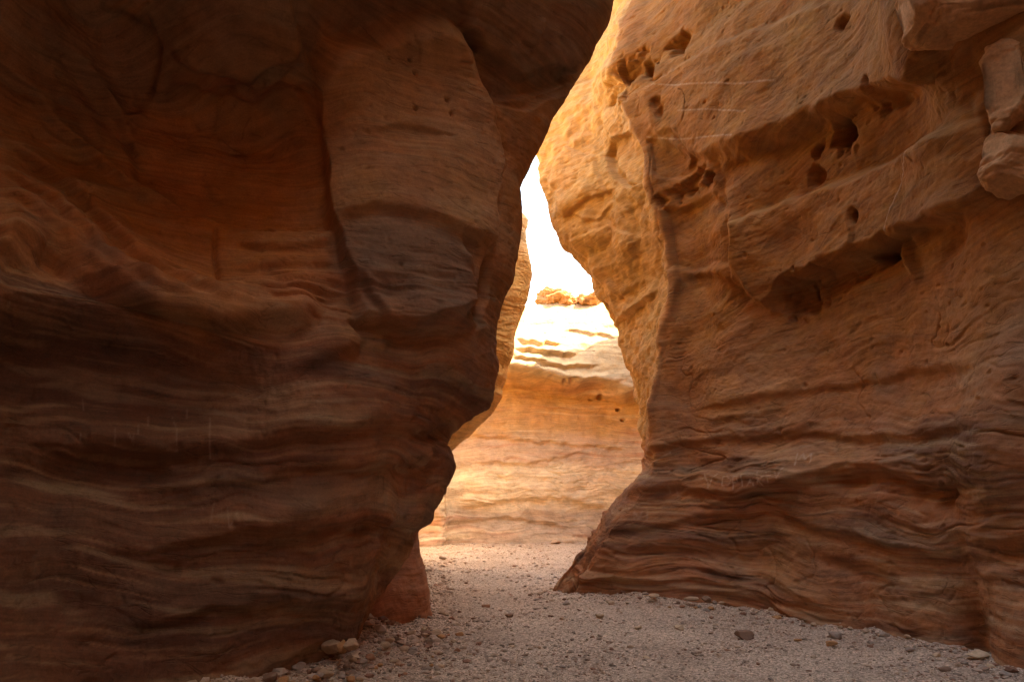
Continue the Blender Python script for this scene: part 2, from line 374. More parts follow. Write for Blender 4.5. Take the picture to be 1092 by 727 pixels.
# ================================================================== RIGHT WALL
n1 = (-0.35, -0.94); n2 = (-0.72, -0.69); n3 = (-0.97, -0.25)
def base(px, py, n, prof, ds, H): x, y, _ = gp(px, py); return ('w', (x, y, n, prof), ds, H)
fr = [(-0.3, .22), (0, .16), (.4, .06), (.9, .05), (1.4, .10), (1.9, .0), (2.6, -.10), (3.4, -.02), (4.2, .12), (5.2, .24), (6.5, .25), (9, .3), (14, 1.0), (20, 1.2)]
Rc = [
    ('w', (12, 21.5, (-.6, 1), [(0, 0)]), .3, 8), ('w', (6.2, 20.2, (-.6, 1), [(0, 0)]), .2, 7.6), ('w', (4.6, 18.2, n3, [(0, 0)]), .1, 9.9), ('w', (4.1, 15.6, n3, [(0, 0)]), .1, 9.0), ('w', (4.2, 13.9, n3, [(0, 0)]), .1, 8.2),
    ('w', (3.5, 12.7, n3, [(0, 0)]), .04, 7.8),
    ('p', [(608, 634, 9.4), (616, 620, 9.6), (636, 590, 9.9), (656, 560, 10.2), (690, 535, 10.8), (725, 505, 11.4), (742, 470, 11.7), (745, 370, 11.8), (740, 220, 11.8), (735, 60, 11.8), (735, -200, 11.8)], .02, 8.0),
    ('p', [(597, 635, 9.2), (604, 620, 9.3), (624, 590, 9.4), (637, 560, 9.55), (643, 541, 9.7), (655, 530, 9.85), (680, 513, 10.2), (688, 490, 10.6), (685, 450, 10.9), (676, 415, 11.1), (663, 380, 11.2), (655, 345, 11.2), (640, 325, 11.3), (625, 290, 11.4), (602, 262, 11.4), (584, 225, 11.4), (575, 190, 11.4), (572, 165, 11.4), (572, 118, 11.4), (590, 82, 11.4), (600, 20, 11.4), (610, -60, 11.4), (630, -200, 11.4)], .012, 10.2),
    ('p', [(606, 636, 9.1), (626, 600, 9.1), (645, 560, 9.2), (656, 540, 9.3), (688, 505, 9.65), (693, 470, 9.9), (688, 430, 10.1), (684, 390, 10.1), (684, 350, 10.1), (676, 300, 10.2), (662, 265, 10.2), (650, 225, 10.2), (634, 190, 10.2), (630, 150, 10.3), (628, 110, 10.4), (632, 85, 10.4), (640, 40, 10.4), (650, -30, 10.4), (670, -200, 10.4)], .011, 10.4),
    ('p', [(611, 637, 9.04), (632, 600, 9.02), (653, 560, 9.02), (669, 538, 9.06), (695, 505, 9.2), (699, 470, 9.3), (693, 430, 9.35), (698, 390, 9.35), (705, 350, 9.35), (711, 300, 9.35), (705, 265, 9.35), (694, 225, 9.35), (681, 190, 9.35), (677, 160, 9.4), (664, 130, 9.45), (650, 90, 9.55), (654, 40, 9.55), (675, -30, 9.6), (700, -200, 9.7)], .010, 10.2),
    ('p', [(612, 637, 9.02), (634, 600, 8.98), (655, 560, 8.98), (672, 538, 9.0), (697, 505, 9.05), (701, 470, 9.1), (695, 430, 9.1), (701, 390, 9.1), (709, 350, 9.1), (717, 300, 9.1), (712, 265, 9.1), (702, 225, 9.1), (690, 190, 9.1), (686, 160, 9.15), (672, 130, 9.2), (655, 90, 9.3), (660, 40, 9.3), (685, -30, 9.4), (712, -200, 9.5)], .010, 9.9),
    ('p', [(640, 638, 8.95), (660, 600, 8.9), (680, 560, 8.88), (700, 538, 8.9), (722, 505, 8.92), (728, 470, 8.98), (724, 430, 8.98), (728, 390, 8.95), (735, 350, 8.92), (742, 300, 8.9), (738, 265, 8.9), (728, 225, 8.9), (716, 190, 8.9), (706, 150, 8.9), (700, 110, 8.9), (690, 70, 8.95), (690, 20, 9.0), (705, -60, 9.1), (725, -200, 9.3)], .010, 10.4),
    base(800, 645.5, n1, fr, .010, 12), base(850, 652.5, n2, fr, .010, 13.5), base(905, 660.5, n2, fr, .010, 15), base(960, 671.5, n2, fr, .010, 16),
    base(1010, 682, n2, fr, .010, 16), base(1052, 692.5, n2, [(-0.3, -.02), (0, -.03), (.3, .0), (.6, .05), (1.0, .08), (1.5, .18), (2.0, .08), (2.6, -.02), (3.4, .06), (4.2, .2), (5.2, .34), (6.5, .4), (9, .4), (14, 1.1), (20, 1.2)], .010, 16),
    base(1068, 702, n2, [(-0.3, .26), (0, .24), (.12, .19), (.3, .08), (.5, .03), (.9, .04), (1.6, .1), (2.6, -.1), (3.4, 0), (4.2, .15), (5.2, .35), (6.5, .5), (9, .5), (14, 1.2), (20, 1.2)], .010, 16.5),
    base(1100, 716, n3, [(-0.3, .14), (0, .13), (.3, .05), (.6, -.06), (1.0, -.06), (1.6, .04), (2.6, -.1), (3.4, 0), (4.2, .1), (5.2, .3), (6.5, .5), (9, .5), (14, 1.2), (20, 1.2)], .016, 17),
    ('w', (4.45, 4.2, n3, [(0, 0), (1, -.2), (2, 0), (5, .3), (7, .5), (12, 1.2), (20, 1.5)]), .05, 18), ('w', (4.6, 2.0, n3, [(0, 0), (5, .3), (12, 1.2), (20, 1.5)]), .12, 18),
    ('w', (4.5, -1, n3, [(0, 0), (5, .3), (12, 1.2), (20, 1.5)]), .2, 18), ('w', (3.8, -5, n3, [(0, 0), (5, .3), (12, 1), (20, 1.5)]), .3, 18), ('w', (2.9, -10, n3, [(0, 0), (20, -1)]), .3, 14), ('w', (-1, -15, (-.3, 1), [(0, 0)]), .3, 14), ('w', (-4, -15.5, (0, 1), [(0, 0)]), .3, 14),
]
R = Wall(Rc, 1, 8.8, .011)
dip = 0.13
s0 = R.tcols[10]
q = R.Z - dip * (R.S - s0) * sstep(1.6, 3.6, R.Z) + 0.05 * (R.S - s0) * sstep(1.8, .4, R.Z) * 0.6 + 0.16 * fbm(R.S * .35, R.Z * .5, 3, 3) + 0.05 * fbm(R.S * 1.3, R.Z * 1.6, 2, 5)
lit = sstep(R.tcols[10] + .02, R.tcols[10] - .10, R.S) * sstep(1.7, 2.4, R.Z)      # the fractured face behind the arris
lowz = sstep(2.4, 1.5, R.Z)
bedding(R, q, 1.0, 0, .7, mod=(0.45 + 1.0 * lowz) * (1 - 0.75 * lit) * (1 - .35 * sstep(3.2, 4.2, R.Z)))
R.disp += lit * (0.05 * (np.abs(fbm(R.S * 1.6, R.Z * 1.1, 4, 71)) * 2 - .6) + .02 * fbm(R.S * 5, R.Z * 5, 4, 72))
cracks(R, 200, .02)
# --- hand placed relief, taken from the photograph
# lower foot: ledges and rolling beds
R.line([(600, 636), (640, 618), (700, 622), (790, 634), (880, 646)], .03, .03, .15, 'step', seed=1)
R.line([(655, 532), (720, 520), (790, 528), (860, 510), (930, 497), (1000, 520), (1090, 512)], .065, .035, .22, 'step', seed=2)
R.line([(735, 545), (800, 524), (850, 520), (890, 500)], .06, .03, .12, 'step', seed=3)
R.line([(640, 578), (700, 560), (760, 548), (830, 552), (900, 570), (1000, 590), (1090, 600)], .055, .04, .2, 'step', seed=4)
R.line([(690, 490), (760, 470), (860, 462), (960, 470), (1090, 452)], .05, .04, .22, 'step', seed=5)
R.line([(720, 440), (830, 420), (960, 400), (1090, 385)], .035, .04, .22, 'step', seed=6)
R.line([(870, 505), (905, 492), (945, 500), (975, 520)], .05, .03, .12, 'lip', seed=7)
R.blob(900, 512, 34, 9, -.10, -4, 3); R.blob(1010, 535, 12, 8, -.10); R.blob(975, 528, 40, 10, -.06)
R.blob(820, 470, 80, 22, -.07, 8); R.blob(760, 590, 60, 10, -.05); R.blob(900, 605, 50, 9, -.05, -10); R.blob(700, 592, 50, 9, -.03)
# upper front: big bulging beds and shadowed hollows between them
R.line([(680, 118), (730, 92), (800, 60), (880, 20), (900, -10)], -.02, .05, .3, 'step', seed=10)
UP = [(683, 100), (720, 75), (790, 40), (870, 5), (960, -30), (1000, 30), (985, 85), (925, 100), (860, 128), (800, 150), (748, 168), (722, 160), (694, 140)]
R.poly(UP, .10, .07, .04, 11)
R.line([(758, 182), (800, 158), (860, 132), (920, 104), (980, 90)], .10, .04, .32, 'step', seed=12)      # under the upper bed
R.poly([(757, 172), (800, 160), (865, 130), (925, 108), (985, 92), (1040, 52), (1052, 78), (1035, 118), (980, 150), (900, 190), (840, 212), (790, 235), (764, 222)], -.10, .09, .05, 13)
R.line([(786, 262), (830, 216), (900, 192), (960, 160), (1040, 128)], .07, .05, .3, 'cut', seed=14)
R.poly([(782, 240), (840, 215), (900, 195), (970, 160), (1045, 130), (1090, 190), (1040, 222), (985, 238), (935, 262), (895, 275), (840, 300), (815, 328), (793, 305), (781, 280)], .11, .06, .04, 15)
R.line([(815, 330), (838, 305), (895, 281), (935, 268), (985, 243), (1050, 222), (1092, 205)], .115, .03, .25, 'step', seed=16)
R.line([(968, 150), (979, 160), (974, 200), (965, 236), (962, 250)], .03, .02, .10, 'step', seed=17)      # slanting joint
R.line([(918, 224), (922, 240), (926, 262)], -.035, .02, .08, 'step', seed=18)
R.blob(922, 232, 5, 8, -.16, 0, 4)
R.line([(925, 268), (945, 276), (965, 262)], -.16, .035, 0, 'groove', seed=19)
R.blob(950, 268, 22, 7, -.20, 25, 3); R.blob(975, 252, 8, 10, .07)
R.blob(968, 272, 6, 22, .10, 10); R.blob(1005, 262, 26, 16, -.10)
# pits and tafoni holes
for x, y, a, b, dp, ro in [(725, 47, 10, 9, -.28, 0), (690, 72, 4, 11, -.30, 0), (655, 88, 17, 15, -.24, 20), (673, 74, 9, 9, -.20, 0), (890, 142, 12, 16, -.38, 20), (860, 160, 5, 6, -.35, 0), (862, 186, 9, 9, -.16, 0),
                           (903, 25, 8, 5, -.15, 0), (753, 188, 6, 6, -.35, 30), (855, 315, 14, 18, -.24, 10), (890, 300, 20, 13, -.15, 0), (912, 291, 14, 8, -.12, 0), (703, 212, 5, 5, -.15, 0), (704, 112, 5, 5, -.12, 0),
                           (708, 122, 4, 6, -.12, 20), (736, 195, 22, 7, -.20, 12), (940, 105, 13, 12, -.13, 0), (1000, 68, 22, 10, -.10, 15), (650, 336, 8, 9, -.16, 0), (1012, 527, 9, 5, -.1, 0)]:
    R.blob(x, y, a * 1.1, b * 1.1, dp * .8, ro, 4, .5, int(x))
R.line([(732, 186), (736, 165), (725, 150), (718, 142)], .05, .025, .12, 'step', seed=20)
R.line([(700, 205), (730, 202), (760, 190)], .07, .03, .12, 'step', seed=21)
# arris region: steps, fractured plates and the vertical crack
R.poly([(645, 150), (672, 140), (684, 165), (686, 190), (672, 200), (655, 190), (640, 165)], -.16, .03, .03, 22)
R.poly([(690, 150), (720, 140), (740, 170), (738, 185), (712, 192), (696, 185)], -.06, .04, .03, 23)
R.line([(640, 118), (650, 165), (665, 195), (690, 205)], .05, .03, .2, 'step', seed=24)
R.line([(688, 150), (696, 200), (706, 250), (712, 290), (722, 318)], -.035, .012, 0, 'groove', .02, 25)
R.line([(700, 205), (712, 260), (724, 300), (715, 340), (702, 380), (697, 430), (700, 480)], -.05, .04, .18, 'step', .03, 26)
R.line([(760, 190), (778, 232), (783, 260), (780, 300), (815, 330)], .05, .03, .18, 'step', .03, 27)
R.poly([(706, 225), (760, 205), (776, 240), (778, 280), (740, 290), (716, 285)], -.08, .06, .04, 28)
R.line([(716, 300), (750, 292), (790, 300), (820, 335), (860, 342)], .05, .05, .2, 'step', seed=29)
R.poly([(585, 190), (600, 160), (630, 165), (655, 215), (640, 235), (600, 225)], .05, .03, .04, 30)
R.poly([(610, 255), (650, 240), (676, 250), (680, 300), (660, 318), (632, 290)], .045, .03, .04, 31)
R.line([(655, 345), (672, 332), (694, 318), (704, 300)], .07, .02, .2, 'step', .03, 32)
R.line([(596, 236), (630, 212), (660, 200)], .045, .02, .2, 'step', .03, 33)
# small uneven edges of the silhouette
for x, y, r_, a_ in [(663, 392, 6, .05), (668, 402, 5, -.05), (676, 428, 6, .05), (683, 458, 6, .05), (687, 476, 5, .06), (652, 345, 7, .05), (628, 296, 8, -.05), (640, 540, 7, .06)]:
    R.blob(x, y, r_, r_, a_)
# scratched writing on the lower wall
def word(wl, strokes, **k):
    for st in strokes: wl.scratch(st, **k)
SX, SY = 180 / 1092., 100 / 607.
def zz(P): return [(720 + x * SX, 470 + y * SY) for x, y in P]
word(R, [zz(p) for p in [
    [(215, 222), (235, 265), (250, 315)], [(250, 315), (275, 262), (292, 222)],
    [(335, 235), (338, 295)], [(335, 240), (365, 235), (385, 255), (375, 285), (338, 295)],
    [(408, 238), (410, 298)], [(408, 240), (428, 240), (434, 262), (412, 270)],
    [(462, 232), (458, 280)], [(500, 290), (522, 250), (535, 285)], [(508, 275), (532, 272)],
    [(562, 218), (567, 272)], [(598, 225), (568, 245), (600, 275)], [(625, 208), (640, 262)], [(622, 235), (652, 228)],
    [(675, 200), (698, 245)], [(698, 245), (722, 192)],
    [(788, 85), (788, 155)], [(815, 130), (830, 80), (845, 115), (870, 75), (878, 130)]]], w=.008, v=.6, depth=.005)
word(R, [[(800, 528), (801, 529)]], w=.001, v=0)
word(R, [[(676, 553), (675, 545), (683, 553), (684, 544)], [(690, 545), (690, 553)], [(720, 520), (722, 530)], [(712, 519), (713, 524)]], w=.008, v=.28)
word(R, [[(690, 93), (730, 94), (800, 92), (830, 88)], [(730, 120), (800, 122)], [(690, 146), (740, 149), (790, 148)], [(690, 484), (702, 490), (716, 484)]], w=.009, v=.5)
word(R, [[(979, 158), (976, 190), (968, 225), (963, 245)]], w=.014, v=.5, depth=-.015)
# colour of the beds (mineral pigment, plus painted glow on the lit face)
S, Z = R.S, R.Z
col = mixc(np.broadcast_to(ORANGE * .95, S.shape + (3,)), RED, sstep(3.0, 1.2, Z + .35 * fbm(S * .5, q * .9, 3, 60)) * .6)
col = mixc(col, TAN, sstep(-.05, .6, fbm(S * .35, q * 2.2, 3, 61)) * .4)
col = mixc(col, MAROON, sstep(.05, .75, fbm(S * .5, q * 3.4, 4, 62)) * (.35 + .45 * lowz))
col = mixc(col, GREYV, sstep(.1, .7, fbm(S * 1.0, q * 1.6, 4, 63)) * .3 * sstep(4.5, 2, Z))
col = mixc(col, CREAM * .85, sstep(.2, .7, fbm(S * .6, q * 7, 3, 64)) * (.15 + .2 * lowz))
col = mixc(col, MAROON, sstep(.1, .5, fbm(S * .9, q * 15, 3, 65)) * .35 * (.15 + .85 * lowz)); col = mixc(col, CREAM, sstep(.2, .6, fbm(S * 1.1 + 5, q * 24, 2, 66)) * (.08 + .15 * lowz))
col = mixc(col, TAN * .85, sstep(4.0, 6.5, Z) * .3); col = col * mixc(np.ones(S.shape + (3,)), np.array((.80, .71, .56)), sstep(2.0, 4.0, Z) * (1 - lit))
col = mixc(col, np.array((.56, .33, .14)), lit * .8)  # golden bounced light painted onto the face turned to the gap
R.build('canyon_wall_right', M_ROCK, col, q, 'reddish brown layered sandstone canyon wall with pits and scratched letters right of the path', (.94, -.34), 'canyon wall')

# ================================================================== LEFT WALL (with the bend behind it)
e1 = (1, 0)
Lc = [
    ('w', (-5, -15.2, e1, [(0, 0)]), .3, 13), ('w', (-2.6, -10, e1, [(0, 0), (6, .3), (12, 1.2), (20, 1.2)]), .3, 14), ('w', (-3.2, -5, e1, [(0, 0), (5, .2), (8, 1.6), (12, 2.4), (20, 2.4)]), .3, 13),
    ('w', (-3.3, -1, e1, [(0, 0), (3, 0), (5, .8), (8, 2.5), (12, 3.2), (20, 3.2)]), .2, 14), ('w', (-3.2, 1.4, e1, [(0, 0), (2.5, -.1), (5, 1.0), (8, 2.3), (12, 2.5), (20, 1.5)]), .06, 10.5),
    ('p', [(-240, 760, 2.75), (-240, 400, 2.7), (-240, 100, 2.75), (-240, -150, 2.5), (-240, -400, 2.2), (-240, -600, 2.0), (-1.1, 1.6, 7.5), (-1.0, 1.6, 9), (-2.5, 1.6, 11)], .02, 10.5),
    ('p', [(-40, 760, 3.5), (-40, 520, 3.72), (-40, 400, 3.68), (-40, 290, 3.40), (-40, 230, 3.6), (-40, 150, 3.8), (-40, 0, 3.5), (-40, -150, 3.0), (-1.35, 2.6, 6.0), (-.9, 2.3, 8.0), (-.9, 2.3, 9), (-2.5, 2.3, 13)], .0095, 10.5),
    ('p', [(110, 760, 4.12), (110, 600, 4.16), (110, 500, 4.2), (110, 400, 4.22), (110, 315, 3.96), (110, 240, 4.45), (110, 130, 4.7), (110, 40, 4.5), (110, -60, 4.0), (110, -160, 3.6), (-1.1, 3.2, 7.8), (-1.1, 3.0, 9), (-2.5, 3.0, 13)], .0095, 10.5),
    ('p', [(250, 760, 4.62), (250, 600, 4.55), (250, 490, 4.5), (250, 400, 4.56), (250, 350, 4.42), (250, 290, 4.8), (250, 180, 5.1), (250, 110, 5.0), (250, 50, 4.5), (250, 0, 4.2), (250, -120, 3.8), (-1.0, 3.7, 7.6), (-1.0, 3.6, 9), (-2.5, 3.6, 13)], .0095, 10.5),
    ('p', [(325, 714, 5.15), (328, 640, 5.0), (330, 560, 4.8), (330, 480, 4.65), (330, 380, 4.68), (330, 300, 4.92), (330, 200, 5.12), (330, 100, 5.02), (330, 50, 4.7), (330, 0, 4.4), (330, -120, 4.1), (-.6, 4.1, 8), (-.6, 4.1, 9), (-2.5, 4.1, 13)], .0095, 10.5),
    ('p', [(360, 701, 5.5), (378, 640, 5.4), (395, 560, 5.22), (410, 500, 5.12), (415, 400, 5.15), (410, 300, 5.15), (405, 200, 5.15), (405, 100, 5.2), (400, 50, 5.1), (400, 0, 4.8), (400, -100, 4.4), (400, -300, 4.2)], .0095, 10.5),
    ('p', [(370, 698, 5.65), (395, 640, 5.6), (420, 590, 5.6), (438, 540, 5.6), (455, 495, 5.62), (458, 455, 5.62), (485, 410, 5.58), (500, 360, 5.55), (508, 280, 5.6), (515, 200, 5.7), (535, 120, 5.7), (550, 60, 5.6), (565, 0, 5.4), (570, -100, 5.2), (570, -300, 5.1)], .0095, 10.5),
    ('p', [(375, 695, 5.75), (379, 660, 5.8), (394, 640, 5.85), (417, 618, 5.9), (437, 592, 5.95), (448, 560, 6), (456, 538, 6), (476, 515, 6), (482, 497, 6), (471, 478, 6), (472, 462, 6), (495, 447, 6.05), (518, 430, 6.1), (528, 400, 6.15), (534, 350, 6.2), (544, 290, 6.2), (553, 240, 6.2), (556, 190, 6.2), (573, 165, 6.2), (590, 130, 6.2), (610, 95, 6.15), (632, 55, 6.1), (650, 10, 6.0), (650, -30, 6), (640, -80, 6), (620, -200, 5.9)], .0095, 10.5),
    ('p', [(378, 692, 6.05), (384, 670, 6.1), (392, 650, 6.2), (412, 618, 6.3), (430, 592, 6.4), (436, 560, 6.5), (440, 520, 6.6), (445, 480, 6.7), (450, 450, 6.7), (490, 410, 6.8), (500, 350, 6.9), (510, 290, 7), (520, 200, 7), (545, 140, 7), (570, 100, 7), (590, 50, 6.9), (600, 0, 6.8), (600, -100, 6.7)], .012, 10),
    ('p', [(415, 676, 6.6), (415, 640, 6.6), (420, 600, 6.7), (424, 560, 6.9), (425, 520, 7.1), (430, 450, 7.3), (470, 350, 7.4), (500, 200, 7.5), (520, 50, 7.5)], .012, 9.5),
    ('p', [(455, 661, 7.3), (457, 640, 7.3), (458, 612, 7.35), (454, 585, 7.4), (449, 566, 7.5), (440, 530, 7.7), (425, 480, 7.9), (440, 400, 8), (480, 300, 8), (500, 150, 8)], .02, 9),
    ('w', (-1.25, 8.4, e1, [(0, 0), (3, -.2), (6, .1)]), .04, 8.5), ('w', (-1.9, 9.8, e1, [(0, 0), (3, .1), (5, .4), (7, .5)]), .03, 7.5),
    ('p', [(430, 600, 11.2), (432, 540, 11.2), (435, 500, 11.2), (450, 470, 11.2), (480, 440, 11.2), (505, 400, 11.2), (515, 350, 11.2), (520, 300, 11.2), (520, 265, 11.2)], .016, 6.5),
    ('p', [(440, 600, 12), (447, 560, 12), (455, 530, 12), (468, 505, 12), (474, 492, 12), (483, 480, 12), (503, 463, 12), (520, 446, 12), (537, 412, 12), (543, 385, 12), (549, 355, 12), (561, 324, 12), (567, 295, 12), (566, 270, 12), (560, 252, 12)], .016, 6.25),
    ('w', (-2.3, 12.6, e1, [(0, 0), (2, .7), (4, 1.3), (6.2, 1.6)]), .05, 6.3), ('w', (-4.2, 14, (1, .6), [(0, 0), (2, .4), (4, .8)]), .15, 6.6), ('w', (-8, 15.0, (.2, 1), [(0, 0)]), .3, 7), ('w', (-14, 15.5, (.2, 1), [(0, 0)]), .3, 7),
]
L_ = Wall(Lc, 1, 6.3, .0105)
S, Z = L_.S, L_.Z
sn = L_.tcols[12]                       # nose
u = S - L_.tcols[7]
q = Z + 0.42 * np.maximum(sn - 1.6 - S, 0) * sstep(2.2, 3.4, Z) * .6 + 0.05 * (S - sn) + 0.13 * fbm(S * .35, Z * .45, 3, 103) + 0.06 * fbm(S * 1.2, Z * 1.4, 2, 105)
pil = sstep(L_.tcols[10] - .55, L_.tcols[10] - .3, S) * sstep(sn - .1, sn - .4, S) * sstep(2.9, 3.2, Z)
bedding(L_, q, .9, 300, .7, mod=(1 - .55 * pil) * (1 - .4 * sstep(3.0, 3.4, Z)))
cracks(L_, 500, .015)
# pillar block
L_.poly([(337, 78), (360, 60), (400, 40), (440, 30), (478, 27), (497, 38), (505, 62), (510, 85), (520, 110), (530, 170), (520, 260), (500, 330), (440, 352), (385, 345), (365, 280), (352, 220), (345, 150)], .14, .05, .03, 41)
L_.line([(330, 82), (360, 58), (400, 38), (440, 28), (478, 24), (500, 38)], .22, .035, .30, 'cut', .02, 42, .03)
L_.line([(505, 45), (508, 80), (520, 108), (560, 112), (610, 96)], .10, .03, .22, 'cut', .03, 142, .05)
for k, P in enumerate([[(-20, 130), (40, 175), (90, 225), (150, 275), (230, 325), (300, 338)], [(-20, 165), (50, 222), (100, 268), (160, 305), (210, 330)], [(-20, 40), (40, 105), (85, 165), (140, 212), (200, 232)], [(60, 40), (105, 95), (128, 140), (150, 180)], [(-20, 205), (60, 248), (110, 285), (150, 312)], [(20, 0), (70, 60), (105, 110), (125, 150)]]):
    L_.line(P, (.07, .06, .06, .07, .05, .04)[k], .025, .14, 'step', .03, 143 + k)
L_.line([(150, 205), (180, 222), (210, 238), (250, 243), (300, 247), (348, 243)], .035, .012, .10, 'step', .01, 150)
L_.poly([(503, 40), (525, 55), (560, 80), (600, 70), (620, 90), (570, 100), (520, 105), (512, 88)], -.10, .04, .03, 43)
L_.blob(505, 44, 7, 8, -.22, 30, 4)
L_.line([(350, 238), (400, 226), (455, 236), (500, 262), (515, 282)], .06, .04, .18, 'step', .03, 44)
L_.poly([(490, 255), (520, 262), (524, 300), (512, 340), (500, 300)], -.10, .05, .03, 45)
L_.line([(480, 262), (500, 300), (515, 345), (505, 360)], .05, .03, .12, 'step', .02, 46)
for x, y, a, b in [(438, 89, 2, 5), (472, 113, 2, 4), (439, 122, 2.5, 3), (405, 64, 1.5, 4), (478, 130, 1.5, 4), (430, 62, 2, 2.5)]: L_.blob(x, y, a * .75, b * .8, -.05, 0, 4)
L_.line([(484, 66), (503, 68)], -.04, .012, 0, 'groove', .005, 47)
L_.line([(432, 30), (440, 48), (441, 70)], -.03, .012, 0, 'groove', .01, 48)
L_.line([(527, 112), (528, 150), (530, 190)], -.03, .015, 0, 'groove', .01, 49)
L_.line([(400, 146), (420, 140), (455, 146), (475, 152)], .03, .02, .1, 'step', .02, 50)
# mid ledge at the bottom of the pillar
L_.line([(300, 405), (360, 380), (400, 366), (440, 355), (490, 345), (520, 352)], .09, .04, .18, 'step', .04, 51)
L_.poly([(372, 345), (440, 355), (400, 368), (385, 372)], -.10, .04, .02, 52)
L_.line([(380, 290), (392, 330), (402, 360)], .06, .03, .15, 'step', .02, 53)
# the great hollow on the left, with its rim and the shadowed undercut
L_.line([(-20, 250), (50, 258), (100, 290), (170, 328), (235, 347), (300, 342), (355, 338)], .16, .06, .35, 'step', .05, 54, .1)
L_.poly([(150, 105), (180, 75), (250, 105), (330, 105), (345, 200), (350, 245), (250, 244), (200, 225), (150, 195), (130, 150)], -.10, .06, .04, 55)
L_.line([(120, 175), (150, 215), (190, 232), (250, 243), (350, 246)], .05, .03, .15, 'cut', .03, 56)
L_.line([(100, -5), (160, 20), (178, 50), (172, 68), (150, 110), (128, 140)], .08, .03, .25, 'step', .03, 57)
L_.line([(55, 90), (90, 130), (105, 175)], .05, .03, .2, 'step', .03, 58)
L_.line([(30, 130), (70, 160), (98, 178)], .05, .03, .2, 'step', .03, 59)
for k, (yy, a) in enumerate([(62, .08), (78, .09), (92, .08), (104, .07)]):
    L_.line([(176, yy - 12), (215, yy + 6), (270, yy + 10), (336, yy - 6)], a * 1.2, .02, .08, 'step', .02, 60 + k)
L_.line([(228, 240), (231, 270), (232, 302)], -.05, .015, 0, 'groove', .01, 65)
for k, (yy, a) in enumerate([(262, .05), (285, .05), (305, .05), (320, .04)]):
    L_.line([(240, yy), (300, yy + 4), (365, yy - 5)], a, .03, .10, 'step', .03, 66 + k)
# lower beds
L_.line([(0, 470), (90, 478), (180, 486), (250, 480), (330, 462), (400, 455), (470, 462)], .10, .05, .25, 'step', .04, 71)
L_.line([(100, 530), (200, 520), (300, 512), (400, 495), (480, 497)], .07, .05, .2, 'step', .04, 72)
L_.line([(0, 600), (120, 590), (260, 565), (380, 560), (445, 565)], .08, .05, .25, 'step', .04, 73)
L_.line([(120, 680), (220, 655), (320, 640), (390, 636)], .05, .04, .2, 'step', .04, 74)
L_.blob(330, 505, 60, 9, -.06, 5); L_.blob(300, 545, 70, 12, .06, 8); L_.blob(230, 600, 70, 12, -.05, 8); L_.blob(450, 480, 40, 12, .05, 10); L_.blob(100, 500, 120, 16, -.10)
L_.blob(60, 400, 120, 40, -.08)
# scratches
SX, SY = 200 / 1092., 120 / 655.
def zl(P): return [(60 + x * SX, 400 + y * SY) for x, y in P]
word(L_, [zl(p) for p in [[(345, 330), (340, 400)], [(420, 350), (440, 400)], [(440, 400), (462, 340)], [(465, 340), (470, 300)], [(685, 240), (700, 330), (705, 420)], [(655, 432), (700, 430)], [(905, 260), (902, 360), (900, 470)], [(750, 200), (752, 260)], [(150, 350), (140, 380)], [(540, 250), (548, 300)], [(172, 140), (178, 180)]]], w=.006, v=.2)
word(L_, [[(230, 538), (226, 560), (236, 560)], [(242, 540), (243, 560), (252, 548)], [(370, 190), (378, 205), (392, 222)], [(430, 285), (440, 290), (446, 286)]], w=.006, v=.15)
S, Z = L_.S, L_.Z
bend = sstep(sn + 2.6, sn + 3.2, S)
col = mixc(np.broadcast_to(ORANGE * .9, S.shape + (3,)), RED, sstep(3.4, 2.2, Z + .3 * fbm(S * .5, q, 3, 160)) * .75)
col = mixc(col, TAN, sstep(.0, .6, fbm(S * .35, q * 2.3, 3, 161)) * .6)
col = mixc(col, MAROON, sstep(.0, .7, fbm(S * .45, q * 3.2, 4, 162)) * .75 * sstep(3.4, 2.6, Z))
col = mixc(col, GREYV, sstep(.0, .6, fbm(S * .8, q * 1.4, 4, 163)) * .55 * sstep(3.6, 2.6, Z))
col = mixc(col, MAROON * .75, sstep(2.6, 1.9, Z + .3 * fbm(S * .6, q, 3, 170)) * sstep(L_.tcols[10] + .6, L_.tcols[7], S) * .75)  # shade under the overhang painted as darker rock, lower far left
col = mixc(col, CREAM * .7, sstep(.2, .6, fbm(S * .7, q * 8, 3, 164)) * .35); hf = sstep(3.6, 2.6, Z); col = mixc(col, MAROON, sstep(.1, .5, fbm(S * .9, q * 15, 3, 165)) * (.08 + .27 * hf)); col = mixc(col, TAN, sstep(.2, .6, fbm(S * 1.1, q * 26, 2, 166)) * (.06 + .2 * hf))
col = mixc(col, ORANGE * np.array((1.3, 1.1, .9)), L_.region([(150, 100), (250, 112), (335, 108), (350, 240), (365, 290), (300, 335), (240, 345), (170, 325), (60, 240), (100, 230), (200, 240), (140, 180)], w=.28, wob=.2, seed=80) * .5)  # bounced glow of the hollow put into the colour as brighter orange
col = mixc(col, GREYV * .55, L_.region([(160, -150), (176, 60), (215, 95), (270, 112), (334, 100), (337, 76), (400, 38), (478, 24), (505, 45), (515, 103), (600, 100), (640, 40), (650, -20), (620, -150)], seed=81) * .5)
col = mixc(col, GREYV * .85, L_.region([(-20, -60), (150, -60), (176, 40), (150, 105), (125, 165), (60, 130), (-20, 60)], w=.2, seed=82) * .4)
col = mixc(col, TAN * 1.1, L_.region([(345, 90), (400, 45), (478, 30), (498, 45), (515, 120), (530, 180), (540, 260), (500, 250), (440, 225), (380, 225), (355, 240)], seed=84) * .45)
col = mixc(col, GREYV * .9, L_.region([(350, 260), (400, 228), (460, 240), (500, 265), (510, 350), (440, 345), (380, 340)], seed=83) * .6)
low = sstep(1.0, .6, Z) ; col = mixc(col, np.array((.46, .20, .12)), low * .85 * sstep(sn - .02, sn + .15, S))  # red light on the foot behind the nose, painted into its colour
